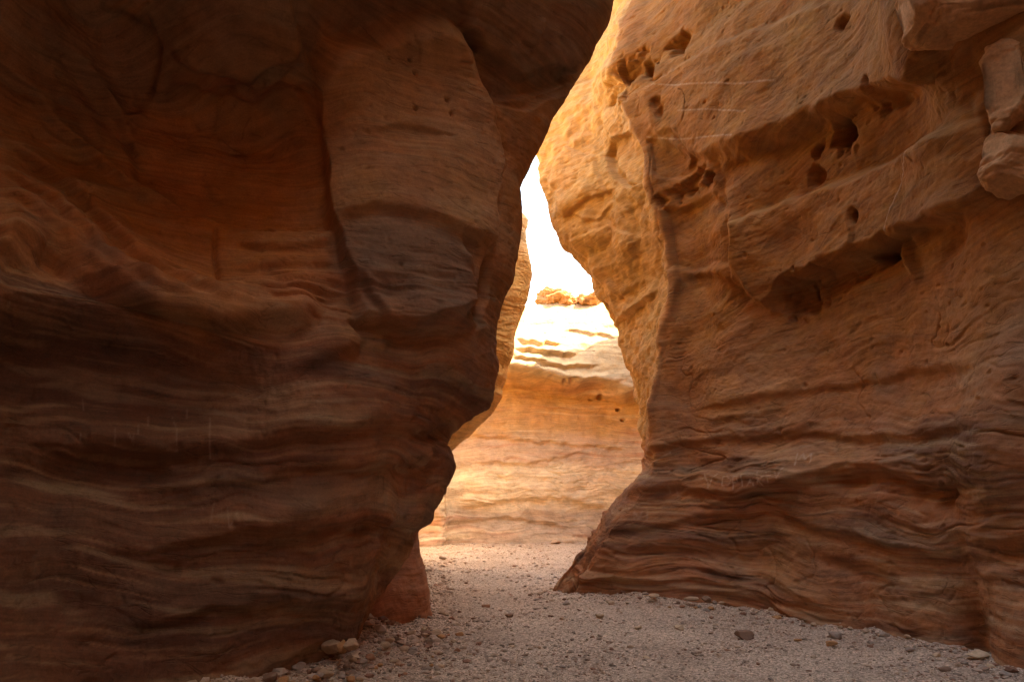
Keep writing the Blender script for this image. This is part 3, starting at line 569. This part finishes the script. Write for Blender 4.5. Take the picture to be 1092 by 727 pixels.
col = mixc(col, np.array((.66, .42, .19)), sstep(sn + .5, sn + 1.5, S) * sstep(1.5, 3, Z) * .8 + bend * .6)  # back face and bend painted golden to strengthen the warm bounce
col = mixc(col, CREAM * 1.1, bend * sstep(5.4, 5.8, Z))  # sunlit top of the bend painted pale
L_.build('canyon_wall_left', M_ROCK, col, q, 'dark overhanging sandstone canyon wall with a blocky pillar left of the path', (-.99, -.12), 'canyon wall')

# ================================================================== FAR WALL
nf = (0, -1)
fp = [(-.3, .1), (0, .06), (.5, -.08), (1.0, -.06), (1.6, -.03), (2.2, -.06), (2.9, -.1), (3.6, -.16), (4.15, -.2), (4.4, -.12), (4.62, .8), (4.9, .78), (5.5, .45), (6.1, .05), (6.8, -.45), (7.6, -1.2)]
def fb(px, py, ds, dH=0): x, y, _ = gp(px, py); return ('w', (x, y, nf, fp), ds, 7.15 + dH)
Fc = [('w', (-16, 16.3, nf, [(0, 0)]), .3, 7), ('w', (-8, 16.5, nf, [(0, 0)]), .2, 7), ('w', (-4.2, 17.6, nf, fp), .05, 7.2), fb(452, 581, .02, -1), fb(470, 581, .02, -.9), fb(478, 579.6, .022, -.85), fb(520, 578.5, .022, -.6), fb(560, 578, .022, -.3), fb(600, 577.5, .022, -.05), fb(640, 577, .022, .1),
      fb(690, 577, .03, .2), ('w', (5.5, 19, nf, fp), .1, 7.6), ('w', (9, 18.9, nf, fp), .3, 8), ('w', (14, 20.2, nf, [(0, 0)]), .3, 8)]
Fw = Wall(Fc, 1, 7.0, .02)
LIP = .16 * fbm(Fw.S * .55, Fw.S * 0, 3, 230) - .13 * (Fw.S - Fw.S[np.searchsorted(Fw.s, Fw.tcols[7]), 0]); LIP = np.clip(LIP, -.5, .5)
LIPZ = 4.55 + LIP
Fw.Z = Fw.Z + LIP * np.exp(-((Fw.Z - 4.6) / 1.1)**2); Fw.normals(); Fw.px, Fw.py, Fw.d = proj(Fw.X, Fw.Y, Fw.Z)
S, Z = Fw.S, Fw.Z
q = Z - .02 * (S - S.mean()) + .18 * fbm(S * .22, Z * .4, 3, 203) + .07 * fbm(S * .9, Z * 1.2, 2, 205)
bedding(Fw, q, 1.0, 600, .8, mod=.9 - .45 * sstep(4.4, 5.0, Z))
Fw.line([(475, 525), (476, 550), (475, 582)], -.28, .05, 0, 'groove', .02, 81, .05)
Fw.line([(538, 396), (560, 397), (600, 408), (680, 412)], .05, .05, .3, 'step', .06, 82, 0)
Fw.line([(480, 462), (540, 468), (600, 472), (690, 478)], .06, .05, .3, 'step', .06, 83)
Fw.line([(500, 492), (560, 496), (620, 482), (660, 486)], .05, .05, .2, 'step', .05, 84)
Fw.line([(480, 545), (540, 533), (600, 530), (660, 545)], .06, .05, .3, 'step', .06, 85)
Fw.line([(470, 560), (540, 552), (600, 560), (640, 565)], .04, .05, .2, 'step', .05, 86)
for x0, x1, yy, am in ((548, 600, 362, .12), (545, 620, 372, .16), (545, 585, 380, .10), (570, 640, 384, .12), (600, 660, 352, .08)): Fw.line([(x0, yy), ((x0 + x1) / 2, yy + 5), (x1, yy + 6)], am, .03, .10, 'step', .07, yy)
for x, y in [(600, 412), (607, 411), (613, 410), (630, 425), (640, 424), (660, 437), (664, 448)]: Fw.blob(x, y, 2.2, 1.6, -.2, 0, 4)
warp = .16 * fbm(S * .5, Z * .8, 3, 210)
zz_ = Z + warp
CR = np.array((.74, .60, .42)); OR = np.array((.57, .355, .175)); PK = np.array((.56, .40, .28)); GT = np.array((.50, .40, .31))
col = mixc(np.broadcast_to(GT, S.shape + (3,)), PK, sstep(-.2, .5, fbm(S * .3, q * 3, 3, 215)) * .6)
col = mixc(col, CR, sstep(.75, 1.1, zz_) * 1.0); col = mixc(col, PK, sstep(1.95, 2.25, zz_)); col = mixc(col, OR, sstep(2.7, 3.1, zz_))
col = mixc(col, np.array((.42, .32, .21)), sstep(-.1, .1, S * 0 + Z - LIPZ)); col = mixc(col, np.array((.34, .22, .12)), sstep(.1, .5, fbm(S * .4, q * 6, 3, 219)) * .6 * sstep(4.4, 4.8, Z))
col = mixc(col, RED * 1.4, sstep(.15, .8, fbm(S * .25, q * 4, 3, 211)) * .45 * sstep(4.6, 4.2, Z) * (1 - .7 * sstep(.9, 1.3, zz_) * sstep(2.1, 1.9, zz_)))
col = mixc(col, CR, sstep(.2, .8, fbm(S * .3, q * 5, 3, 212)) * .5)
Fw.build('canyon_wall_back', M_FAR, col, q, 'sunlit banded cream and orange sandstone canyon wall closing the far end', (0, 1), 'canyon wall')

# ================================================================== GROUND
FOOT = [np.array([gp(*p)[:2] for p in P]) for P in ([(598, 634), (640, 638), (745, 640), (800, 645.5), (850, 652.5), (905, 660.5), (960, 671.5), (1010, 682), (1052, 692.5), (1064, 699), (1100, 716)],
    [(454, 600), (455, 661), (410, 677), (377, 694), (350, 704), (325, 714), (290, 727), (240, 745), (160, 780)])]
def foot_dist(x, y):
    b = np.full(np.shape(x), 9.0)
    for Q in FOOT:
        for (ax, ay), (bx, by) in zip(Q[:-1], Q[1:]):
            dx, dy = bx - ax, by - ay; t = np.clip(((x - ax) * dx + (y - ay) * dy) / (dx * dx + dy * dy), 0, 1)
            b = np.minimum(b, np.hypot(x - ax - t * dx, y - ay - t * dy))
    return b
def ground_h(x, y):
    h = .05 * fbm(x * .35 + 9, y * .35, 3, 700) + .012 * fbm(x * 1.6, y * 1.6, 3, 701) + .012 * fbm(x * 4.1, y * 4.1, 2, 704)
    # scree piled against the foot of the left wall
    h = h + .16 * np.exp(-(((x + 1.35) / .5)**2 + ((y - 6.1) / .75)**2)) + .10 * np.exp(-(((x + 1.9) / .6)**2 + ((y - 4.6) / .6)**2))
    h = h + .05 * np.exp(-(foot_dist(x, y) / .22)**2) * (1 + .9 * fbm(x * 2.2, y * 2.2, 2, 705))
    return h * sstep(40, 25, np.hypot(x, y)) - .02
def ground_fine(x, y): return .006 * fbm(x * 9, y * 9, 3, 702) + .003 * fbm(x * 40, y * 40, 2, 703)
gx = np.concatenate([-np.geomspace(150, 6.05, 24), np.arange(-6, 7, .03), np.geomspace(7.05, 150, 24)])
gy = np.concatenate([-np.geomspace(150, 3.05, 24), np.arange(-3, 3, .1), np.arange(3, 9, .022), np.arange(9, 22, .05), np.geomspace(22.1, 170, 24)])
GX, GY = np.meshgrid(gx, gy, indexing='ij'); GZ = ground_h(GX, GY) + ground_fine(GX, GY)
me = bpy.data.meshes.new('ground'); co = np.stack([GX, GY, GZ], -1).reshape(-1, 3); a, b = GX.shape
i = np.arange(a - 1)[:, None] * b + np.arange(b - 1)[None, :]
mesh_from(me, co, np.stack([i, i + b, i + b + 1, i + 1], -1).reshape(-1, 4).astype(np.int32), 4)
m, nt, bs = new_mat('gravelly_sand'); L = nt.links.new
geo = N(nt, 'ShaderNodeNewGeometry')
vo = N(nt, 'ShaderNodeTexVoronoi'); vo.inputs['Scale'].default_value = 75; L(geo.outputs['Position'], vo.inputs['Vector'])
vo2 = N(nt, 'ShaderNodeTexVoronoi'); vo2.inputs['Scale'].default_value = 190; L(geo.outputs['Position'], vo2.inputs['Vector'])
no = N(nt, 'ShaderNodeTexNoise'); no.inputs['Scale'].default_value = 1.3; no.inputs['Detail'].default_value = 8; L(geo.outputs['Position'], no.inputs['Vector'])
rp = N(nt, 'ShaderNodeValToRGB'); L(no.outputs['Fac'], rp.inputs[0])
rp.color_ramp.elements[0].position = .3; rp.color_ramp.elements[0].color = (.46, .345, .265, 1); rp.color_ramp.elements[1].position = .7; rp.color_ramp.elements[1].color = (.60, .465, .36, 1)
sx = N(nt, 'ShaderNodeSeparateColor'); L(vo.outputs['Color'], sx.inputs[0])
mr = N(nt, 'ShaderNodeMapRange'); mr.inputs['To Min'].default_value = .5; mr.inputs['To Max'].default_value = 1.5; L(sx.outputs[0], mr.inputs['Value'])
sx2 = N(nt, 'ShaderNodeSeparateColor'); L(vo2.outputs['Color'], sx2.inputs[0])
mr2 = N(nt, 'ShaderNodeMapRange'); mr2.inputs['To Min'].default_value = .75; mr2.inputs['To Max'].default_value = 1.2; L(sx2.outputs[0], mr2.inputs['Value'])
mm = N(nt, 'ShaderNodeMath', operation='MULTIPLY'); L(mr.outputs[0], mm.inputs[0]); L(mr2.outputs[0], mm.inputs[1])
vm = N(nt, 'ShaderNodeVectorMath', operation='SCALE'); L(rp.outputs[0], vm.inputs[0]); L(mm.outputs[0], vm.inputs['Scale']); L(vm.outputs[0], bs.inputs['Base Color'])
bs.inputs['Roughness'].default_value = .95; bs.inputs['Specular IOR Level'].default_value = .15
bu = N(nt, 'ShaderNodeBump'); bu.inputs['Strength'].default_value = .8; bu.inputs['Distance'].default_value = .01; L(vo.outputs['Distance'], bu.inputs['Height']); bu.invert = True
bu2 = N(nt, 'ShaderNodeBump'); bu2.inputs['Strength'].default_value = .6; bu2.inputs['Distance'].default_value = .005; L(vo2.outputs['Distance'], bu2.inputs['Height']); bu2.invert = True; L(bu.outputs[0], bu2.inputs['Normal'])
L(bu2.outputs[0], bs.inputs['Normal'])
me.materials.append(m); g = bpy.data.objects.new('ground', me); C.objects.link(g); g['kind'] = 'structure'; g['label'] = 'grey brown gravelly sand floor of the canyon'; g['category'] = 'ground'

# ------------------------------------------------------------------ stones
def stone_mat(name, c, var=.25, vert=False):
    m, nt, b = new_mat(name); L = nt.links.new
    geo = N(nt, 'ShaderNodeNewGeometry'); no = N(nt, 'ShaderNodeTexNoise'); no.inputs['Scale'].default_value = 30; no.inputs['Detail'].default_value = 7; no.inputs['Roughness'].default_value = .65; L(geo.outputs['Position'], no.inputs['Vector'])
    mr = N(nt, 'ShaderNodeMapRange'); mr.inputs['From Min'].default_value = .25; mr.inputs['From Max'].default_value = .75; mr.inputs['To Min'].default_value = 1 - var; mr.inputs['To Max'].default_value = 1 + var; L(no.outputs['Fac'], mr.inputs['Value'])
    vm = N(nt, 'ShaderNodeVectorMath', operation='SCALE'); L(mr.outputs[0], vm.inputs['Scale'])
    if vert: at = N(nt, 'ShaderNodeAttribute', attribute_name='rock'); L(at.outputs['Color'], vm.inputs[0])
    else: vm.inputs[0].default_value = c
    L(vm.outputs[0], b.inputs['Base Color']); b.inputs['Roughness'].default_value = .93; b.inputs['Specular IOR Level'].default_value = .15
    bu = N(nt, 'ShaderNodeBump'); bu.inputs['Strength'].default_value = .6; bu.inputs['Distance'].default_value = .006; L(no.outputs['Fac'], bu.inputs['Height']); L(bu.outputs[0], b.inputs['Normal'])
    return m
rng = np.random.default_rng(5)
def ico():
    t = (1 + 5**.5) / 2
    v = np.array([(-1, t, 0), (1, t, 0), (-1, -t, 0), (1, -t, 0), (0, -1, t), (0, 1, t), (0, -1, -t), (0, 1, -t), (t, 0, -1), (t, 0, 1), (-t, 0, -1), (-t, 0, 1)], float)
    f = np.array([(0, 11, 5), (0, 5, 1), (0, 1, 7), (0, 7, 10), (0, 10, 11), (1, 5, 9), (5, 11, 4), (11, 10, 2), (10, 7, 6), (7, 1, 8), (3, 9, 4), (3, 4, 2), (3, 2, 6), (3, 6, 8), (3, 8, 9), (4, 9, 5), (2, 4, 11), (6, 2, 10), (8, 6, 7), (9, 8, 1)])
    return v / np.linalg.norm(v[0]), f
def subdiv(v, f):
    v = list(map(tuple, v)); mid = {}; out = []
    def mp(a, b):
        k = (min(a, b), max(a, b))
        if k not in mid: p = (np.array(v[a]) + v[b]) / 2; p /= np.linalg.norm(p); mid[k] = len(v); v.append(tuple(p))
        return mid[k]
    for a, b, c in f: x, y, z = mp(a, b), mp(b, c), mp(c, a); out += [(a, x, z), (b, y, x), (c, z, y), (x, y, z)]
    return np.array(v), np.array(out)
V0, F0 = ico(); V1, F1 = subdiv(V0, F0); V2, F2 = subdiv(V1, F1); V3, F3 = subdiv(V2, F2); V4, F4 = subdiv(V3, F3); V5, F5 = subdiv(V4, F4)
def rock_shape(V, r, cuts=9, rough=.06):
    """facetted stone: unit ball clipped by random planes, then roughened"""
    P = V * 1.0
    for _ in range(cuts):
        n = r.normal(size=3); n /= np.linalg.norm(n); d = r.uniform(.45, .85)
        k = P @ n - d; P = P - np.maximum(k, 0)[:, None] * n * .93
    o = r.uniform(0, 50)
    nz = fbm(P[:, 0] * 1.6 + o, P[:, 1] * 1.6 + P[:, 2] * 1.1, 3, 1) + fbm(P[:, 2] * 1.8 + o, P[:, 0] * 1.2 - P[:, 1], 3, 2)
    return P * (1 + rough * nz)[:, None]
def rotz(a): c, s = math.cos(a), math.sin(a); return np.array([[c, -s, 0], [s, c, 0], [0, 0, 1]])
# gravel: tens of thousands of pebbles, nobody could count them
protos = [rock_shape(V0, rng, 4, .1) for _ in range(24)]
NP = 170000
yy = 3.6 + 17 * rng.random(NP)**2.1; xx = rng.uniform(-.72, .78, NP) * yy
size = .0035 * (1 - rng.random(NP))**(-1 / 2.6); size = np.clip(size, .0035, .024) * (1 + .06 * (yy - 4))
clump = fbm(xx * 1.1, yy * 1.1, 3, 720); keep = rng.random(NP) < np.clip(.55 + clump, .15, 1)
scree = np.exp(-(((xx + 1.2) / .8)**2 + ((yy - 5.9) / .9)**2)); fd = foot_dist(xx, yy); size = size * (1 + 1.0 * scree + .8 * np.exp(-(fd / .35)**2)); keep = keep | ((fd < .4) & (rng.random(NP) < .8))
xx, yy, size = xx[keep], yy[keep], size[keep]; n = len(xx)
gz = ground_h(xx, yy)
PR = np.array(protos)[rng.integers(0, 24, n)]
sc3 = np.stack([size * rng.uniform(.8, 1.5, n), size * rng.uniform(.7, 1.2, n), size * rng.uniform(.35, .8, n)], 1)
P = PR * sc3[:, None, :]; an = rng.uniform(0, 6.28, n); ca, sa = np.cos(an)[:, None], np.sin(an)[:, None]
P = np.stack([P[..., 0] * ca - P[..., 1] * sa, P[..., 0] * sa + P[..., 1] * ca, P[..., 2]], -1) + np.stack([xx, yy, gz + size * .18], 1)[:, None, :]
me = bpy.data.meshes.new('gravel'); faces = (F0[None] + (np.arange(n) * 12)[:, None, None]).reshape(-1, 3).astype(np.int32)
mesh_from(me, P.reshape(-1, 3), faces, 3); me.polygons.foreach_set('use_smooth', np.zeros(len(faces), bool))
tone = rng.random(n); pc = np.array((.46, .345, .27))[None] * rng.uniform(.6, 1.3, n)[:, None]
pc = np.where((tone > .8)[:, None], np.array((.52, .38, .27)) * rng.uniform(.8, 1.1, n)[:, None], pc); pc = np.where((tone < .12)[:, None], np.array((.30, .16, .11)) * rng.uniform(.7, 1.2, n)[:, None], pc)
attr(me, 'rock', 'FLOAT_COLOR', np.repeat(np.concatenate([pc, np.ones((n, 1))], 1), 12, 0))
me.materials.append(stone_mat('pebble_stone', None, .2, True)); ob = bpy.data.objects.new('gravel', me); C.objects.link(ob)
ob['kind'] = 'stuff'; ob['label'] = 'loose grey and tan gravel strewn over the canyon floor'; ob['category'] = 'gravel'

M_ST = {'tan': stone_mat('tan_stone', (.48, .34, .23)), 'brown': stone_mat('brown_stone', (.27, .17, .12)), 'red': stone_mat('red_stone', (.40, .20, .12)), 'grey': stone_mat('grey_stone', (.36, .29, .24)), 'pale': stone_mat('pale_stone', (.58, .43, .29)), 'orange': stone_mat('orange_stone', (.47, .25, .12))}
def stone(name, label, cat, px, py, wpx, hpx, mat, seed, group=None, rot=None, cuts=9, V=None, depth=1.0):
    """stone standing on the ground at the pixel of its foot, size given in photo pixels"""
    r = np.random.default_rng(seed); V, Fc_ = V or (V3, F3)
    x, y, _ = gp(px, py); k = math.hypot(y, 1) / FPX
    z = float(ground_h(np.array([x]), np.array([y]))[0]); x, y, _ = gp(px, py, z)
    P = rock_shape(V, r, cuts); P = P @ rotz(rot if rot is not None else r.uniform(0, 6.28)).T
    P = (P - (P.max(0) + P.min(0)) / 2) / ((P.max(0) - P.min(0)) / 2)
    hw, hh = wpx * k / 2, hpx * k / 2
    P = P * np.array([hw, (hw + hh) / 2 * 1.1 * depth, hh]); P[:, 2] += hh * .72
    me = bpy.data.meshes.new(name); mesh_from(me, P, Fc_.astype(np.int32), 3); me.materials.append(M_ST[mat])
    ob = bpy.data.objects.new(name, me); C.objects.link(ob); ob.location = (x, y + hw * .5, z)
    ob['label'] = label; ob['category'] = cat
    if group: ob['group'] = group
    return ob
stone('stone', 'rounded dark brown stone lying alone on the gravel at right', 'stone', 795, 681, 18, 9, 'brown', 1)
stone('stone', 'small tan angular stone at the foot of the right wall, left of its dark hollow', 'stone', 827, 656, 14, 10, 'tan', 2)
stone('stone', 'flat tan slab of stone lying beside the small angular stone at the right wall', 'stone', 830, 661, 11, 5, 'orange', 3)
stone('stone', 'little upright brown stone on the gravel right of the dark brown stone', 'stone', 893, 682, 13, 9, 'grey', 4)
stone('stone', 'small flat orange tan stone in front of the little upright stone', 'stone', 888, 688, 12, 5, 'orange', 5)
stone('stone', 'pale flat rectangular slab wedged at the base near the right edge', 'stone', 1047, 702, 20, 8, 'pale', 6, cuts=5)
stone('stone', 'dark round pebble against the foot of the right wall', 'stone', 754, 641, 9, 6, 'brown', 7)
stone('stone', 'flat pale stone at the foot of the right wall near its tip', 'stone', 698, 637, 11, 4, 'pale', 8)
stone('stone', 'pale yellowish flat stone on the gravel between path and right wall', 'stone', 725, 672, 10, 6, 'pale', 9)
stone('stone', 'small pale stone on gravel left of the yellowish flat stone', 'stone', 681, 671, 8, 4, 'pale', 10)
stone('stone', 'flat grey stone in the gravel just below the tip of the right wall', 'stone', 604, 645, 8, 5, 'grey', 11)
stone('stone', 'low dark stone lying in the gravel left of the wall tip', 'stone', 543, 658, 9, 4, 'brown', 12)
stone('stone', 'pale brown stone at the base of the far wall', 'stone', 593, 580, 12, 5, 'tan', 13)
stone('stone', 'small grey stone on the path by the left wall, before the far wall', 'stone', 472, 596, 8, 4, 'grey', 14)
stone('stone', 'long flat tan stone at the gravel edge beside the lower left wall', 'stone', 464, 678, 15, 7, 'tan', 15)
for i, (x, y, a, b, c) in enumerate([(1000, 700, 8, 4, 'pale'), (972, 694, 9, 4, 'grey'), (930, 686, 7, 3, 'grey'), (1010, 716, 12, 5, 'brown'), (852, 684, 9, 3, 'orange'), (1076, 722, 12, 6, 'grey'), (690, 702, 8, 3, 'pale'), (640, 658, 9, 4, 'pale'), (650, 686, 7, 3, 'brown'), (572, 640, 7, 3, 'grey'), (518, 648, 9, 4, 'red'),
                               (503, 697, 6, 3, 'pale'), (560, 700, 7, 3, 'brown'), (738, 640, 14, 4, 'tan'), (770, 644, 8, 3, 'tan'), (960, 676, 9, 4, 'tan'), (905, 666, 9, 4, 'grey'), (1030, 694, 7, 4, 'red'), (600, 712, 7, 3, 'grey'), (470, 712, 8, 4, 'pale'), (728, 648, 6, 3, 'red'), (880, 664, 7, 4, 'red'), (1058, 712, 9, 4, 'pale'), (545, 620, 5, 2, 'brown'), (500, 610, 5, 2, 'pale')]):
    stone('small_stone', 'small flat stone lying loose on the open gravel floor', 'small stone', x, y, a, b, c, 100 + i, 'small stones scattered on the open gravel', V=(V2, F2), cuts=7)
# scree along the foot of the left wall
SL = [(327, 700, 15, 13, 'tan', 'upright tan stone leaning on the foot of the left wall, lowest of the big ones'), (352, 697, 19, 12, 'tan', 'broad tan angular stone at the foot of the left wall, left of the thin ones'), (364, 695, 9, 11, 'orange', 'thin upright orange brown stone between two broad ones at the left wall'),
      (373, 692, 14, 10, 'tan', 'wide tan stone tucked under the left wall corner'), (317, 715, 12, 8, 'grey', 'low grey stone at the foot of the left wall'), (346, 722, 16, 9, 'tan', 'low rounded tan stone in front of the left wall'), (286, 726, 14, 8, 'brown', 'brown stone in the shade of the left wall, at the bottom edge'), (303, 722, 12, 8, 'brown', 'dark brown stone next to the grey one at the left wall')]
for i, (x, y, a, b, c, lab) in enumerate(SL): stone('rock', lab, 'rock', x, y, a, b, c, 200 + i)
rr = random.Random(4)
for i in range(60):
    t = rr.random(); cx = 385 + 95 * t + rr.uniform(-12, 18); cy = 690 - 22 * t + rr.random()**1.4 * 38
    a = 3 + 8 * rr.random()**1.8; stone('scree_stone', 'angular broken stone in the scree spilling from the left wall corner', 'scree stone', cx, cy, a, a * rr.uniform(.4, .8), rr.choice(['tan', 'red', 'grey', 'orange', 'tan', 'brown']), 300 + i, 'broken stones at the corner of the left wall', V=(V2, F2), cuts=8)
for i in range(34):
    t = rr.random(); cx = 300 + 80 * t + rr.uniform(-5, 25); cy = 728 - 30 * t + rr.random() * 22
    a = rr.uniform(4, 10); stone('scree_stone', 'angular broken stone lying along the shaded foot of the left wall', 'scree stone', cx, cy, a, a * rr.uniform(.5, .8), rr.choice(['tan', 'grey', 'orange', 'brown']), 500 + i, 'broken stones along the foot of the left wall', V=(V2, F2), cuts=8)
for i in range(26):
    t = rr.random(); cx = 640 + 400 * t; cy = 640 + 48 * t**1.35 + rr.random() * 5
    a = rr.uniform(3.5, 8); stone('foot_stone', 'small stone lying along the foot of the right wall', 'small stone', cx, cy, a, a * rr.uniform(.4, .7), rr.choice(['tan', 'grey', 'orange', 'red']), 600 + i, 'small stones along the foot of the right wall', V=(V2, F2), cuts=8)

# ------------------------------------------------------------------ big boulders
def boulder(name, label, P2, Y, thick, mat, seed, rough=.05, tilt=0):
    """boulder with the outline P2 (photo pixels) at distance Y, swollen to its real thickness"""
    r = np.random.default_rng(seed)
    O = np.array([pt(x, y, Y) for x, y in P2]); cx, cz = O[:, 0].mean(), O[:, 2].mean()
    ang = np.arctan2(O[:, 2] - cz, O[:, 0] - cx); rd = np.hypot(O[:, 0] - cx, O[:, 2] - cz); o = np.argsort(ang); ang, rd = ang[o], rd[o]
    ang = np.concatenate([ang[-1:] - 2 * math.pi, ang, ang[:1] + 2 * math.pi]); rd = np.concatenate([rd[-1:], rd, rd[:1]])
    V, Fx = V5, F5
    a = np.arctan2(V[:, 2], V[:, 0]); rr_ = np.interp(a, ang, rd); ro = np.hypot(V[:, 0], V[:, 2]); ro2 = np.clip(ro, 0, 1)**.55
    P = np.stack([np.cos(a) * rr_ * ro2, np.sign(V[:, 1]) * np.abs(V[:, 1])**.6 * thick, np.sin(a) * rr_ * ro2], 1)
    for _ in range(7):
        n = r.normal(size=3); n[1] = -abs(n[1]) * 3 - .8; n /= np.linalg.norm(n); m_ = (P @ n).max(); d = m_ * r.uniform(.72, .92)
        k = P @ n - d; P = P - np.maximum(k, 0)[:, None] * n * .97
    nz = fbm(P[:, 0] * 5 + seed, P[:, 2] * 5 + P[:, 1] * 3, 5, seed, .55) * .55; nr = V / np.linalg.norm(V, axis=1, keepdims=True)
    P = P + nr * (nz * rough)[:, None]
    me = bpy.data.meshes.new(name); mesh_from(me, P, Fx.astype(np.int32), 3); me.materials.append(M_ST[mat])
    ob = bpy.data.objects.new(name, me); C.objects.link(ob); ob.location = (cx, Y + thick * .35, cz)
    ob['label'] = label; ob['category'] = 'boulder'; return ob
M_ST['brock'] = stone_mat('boulder_stone', (.50, .255, .12), .3)
def wall_y(wl, px, py):
    sv, zv, _ = wl.loc(px, py); i = np.searchsorted(wl.s, sv); return float(np.interp(zv, wl.Z[i], wl.Y[i]))
YB = [wall_y(R, 1072, 95), wall_y(R, 1078, 175), wall_y(R, 1040, 15)]
print('YB', YB)
def block(name, label, cx, cy, wpx, hpx, tpx, Y, ex, rz, lean, seed, cuts=4, rough=.02):
    """squarish fallen block: rounded box, a few broken corners, turned and leaned"""
    r = np.random.default_rng(seed); x, y, z = pt(cx, cy, Y); k = (Y * cP + (z - CAMZ) * sP) / FPX
    V = V5; P = np.sign(V) * np.abs(V)**ex; P /= np.abs(P).max(0)
    P = P * np.array([wpx, tpx, hpx]) * k / 2; sz = min(wpx, hpx) * k / 2
    for _ in range(cuts):
        n = r.normal(size=3); n[1] = -abs(n[1]) - .3; n /= np.linalg.norm(n); m_ = (P @ n).max(); kk = P @ n - m_ * r.uniform(.72, .9); P = P - np.maximum(kk, 0)[:, None] * n * .97
    o = seed * 3.7; nr = V / np.linalg.norm(V, axis=1, keepdims=True)
    P = P + nr * (rough * (fbm(P[:, 0] * 4 + o, P[:, 2] * 4 + P[:, 1] * 3, 4, seed, .55) + .5 * fbm(P[:, 0] * 3 - P[:, 1] * 5, P[:, 2] * 16 + o, 3, seed + 1)))[:, None]
    P = P @ rotz(rad(rz)).T; c, q_ = math.cos(rad(lean)), math.sin(rad(lean)); P = P @ np.array([[c, 0, q_], [0, 1, 0], [-q_, 0, c]]).T
    me = bpy.data.meshes.new(name); mesh_from(me, P, F5.astype(np.int32), 3); me.materials.append(M_ST['brock'])
    ob = bpy.data.objects.new(name, me); C.objects.link(ob); ob.location = (x, y, z); ob['label'] = label; ob['category'] = 'boulder'; return ob
block('boulder', 'tall upright block of orange brown rock jammed against the wall at top right', 1080, 94, 46, 102, 40, YB[0] - .03, .24, 38, 4, 21, 7, .03)
block('boulder', 'rounded orange boulder wedged below the tall upright block at the right edge', 1092, 172, 78, 70, 50, YB[1] - .04, .45, 15, 20, 22, 8, .035)
block('rock_slab', 'broad overhanging rock slab jutting out at the top right corner', 1075, -8, 200, 76, 70, YB[2] - .10, .28, -12, -3, 26, 6, .035)
b_ = block('boulder', 'dark orange boulder perched on the rim of the sunlit far wall', 592, 318, 40, 17, 30, 20.5, .6, 10, 3, 31, 7, .10)
b_.data.materials[0] = M_ST['orange']
b_ = block('boulder', 'low golden ledge rock on the far rim just right of the perched boulder', 626, 321, 38, 9, 26, 20.6, .6, -8, -3, 37, 6, .10)
b_.data.materials[0] = M_ST['orange']
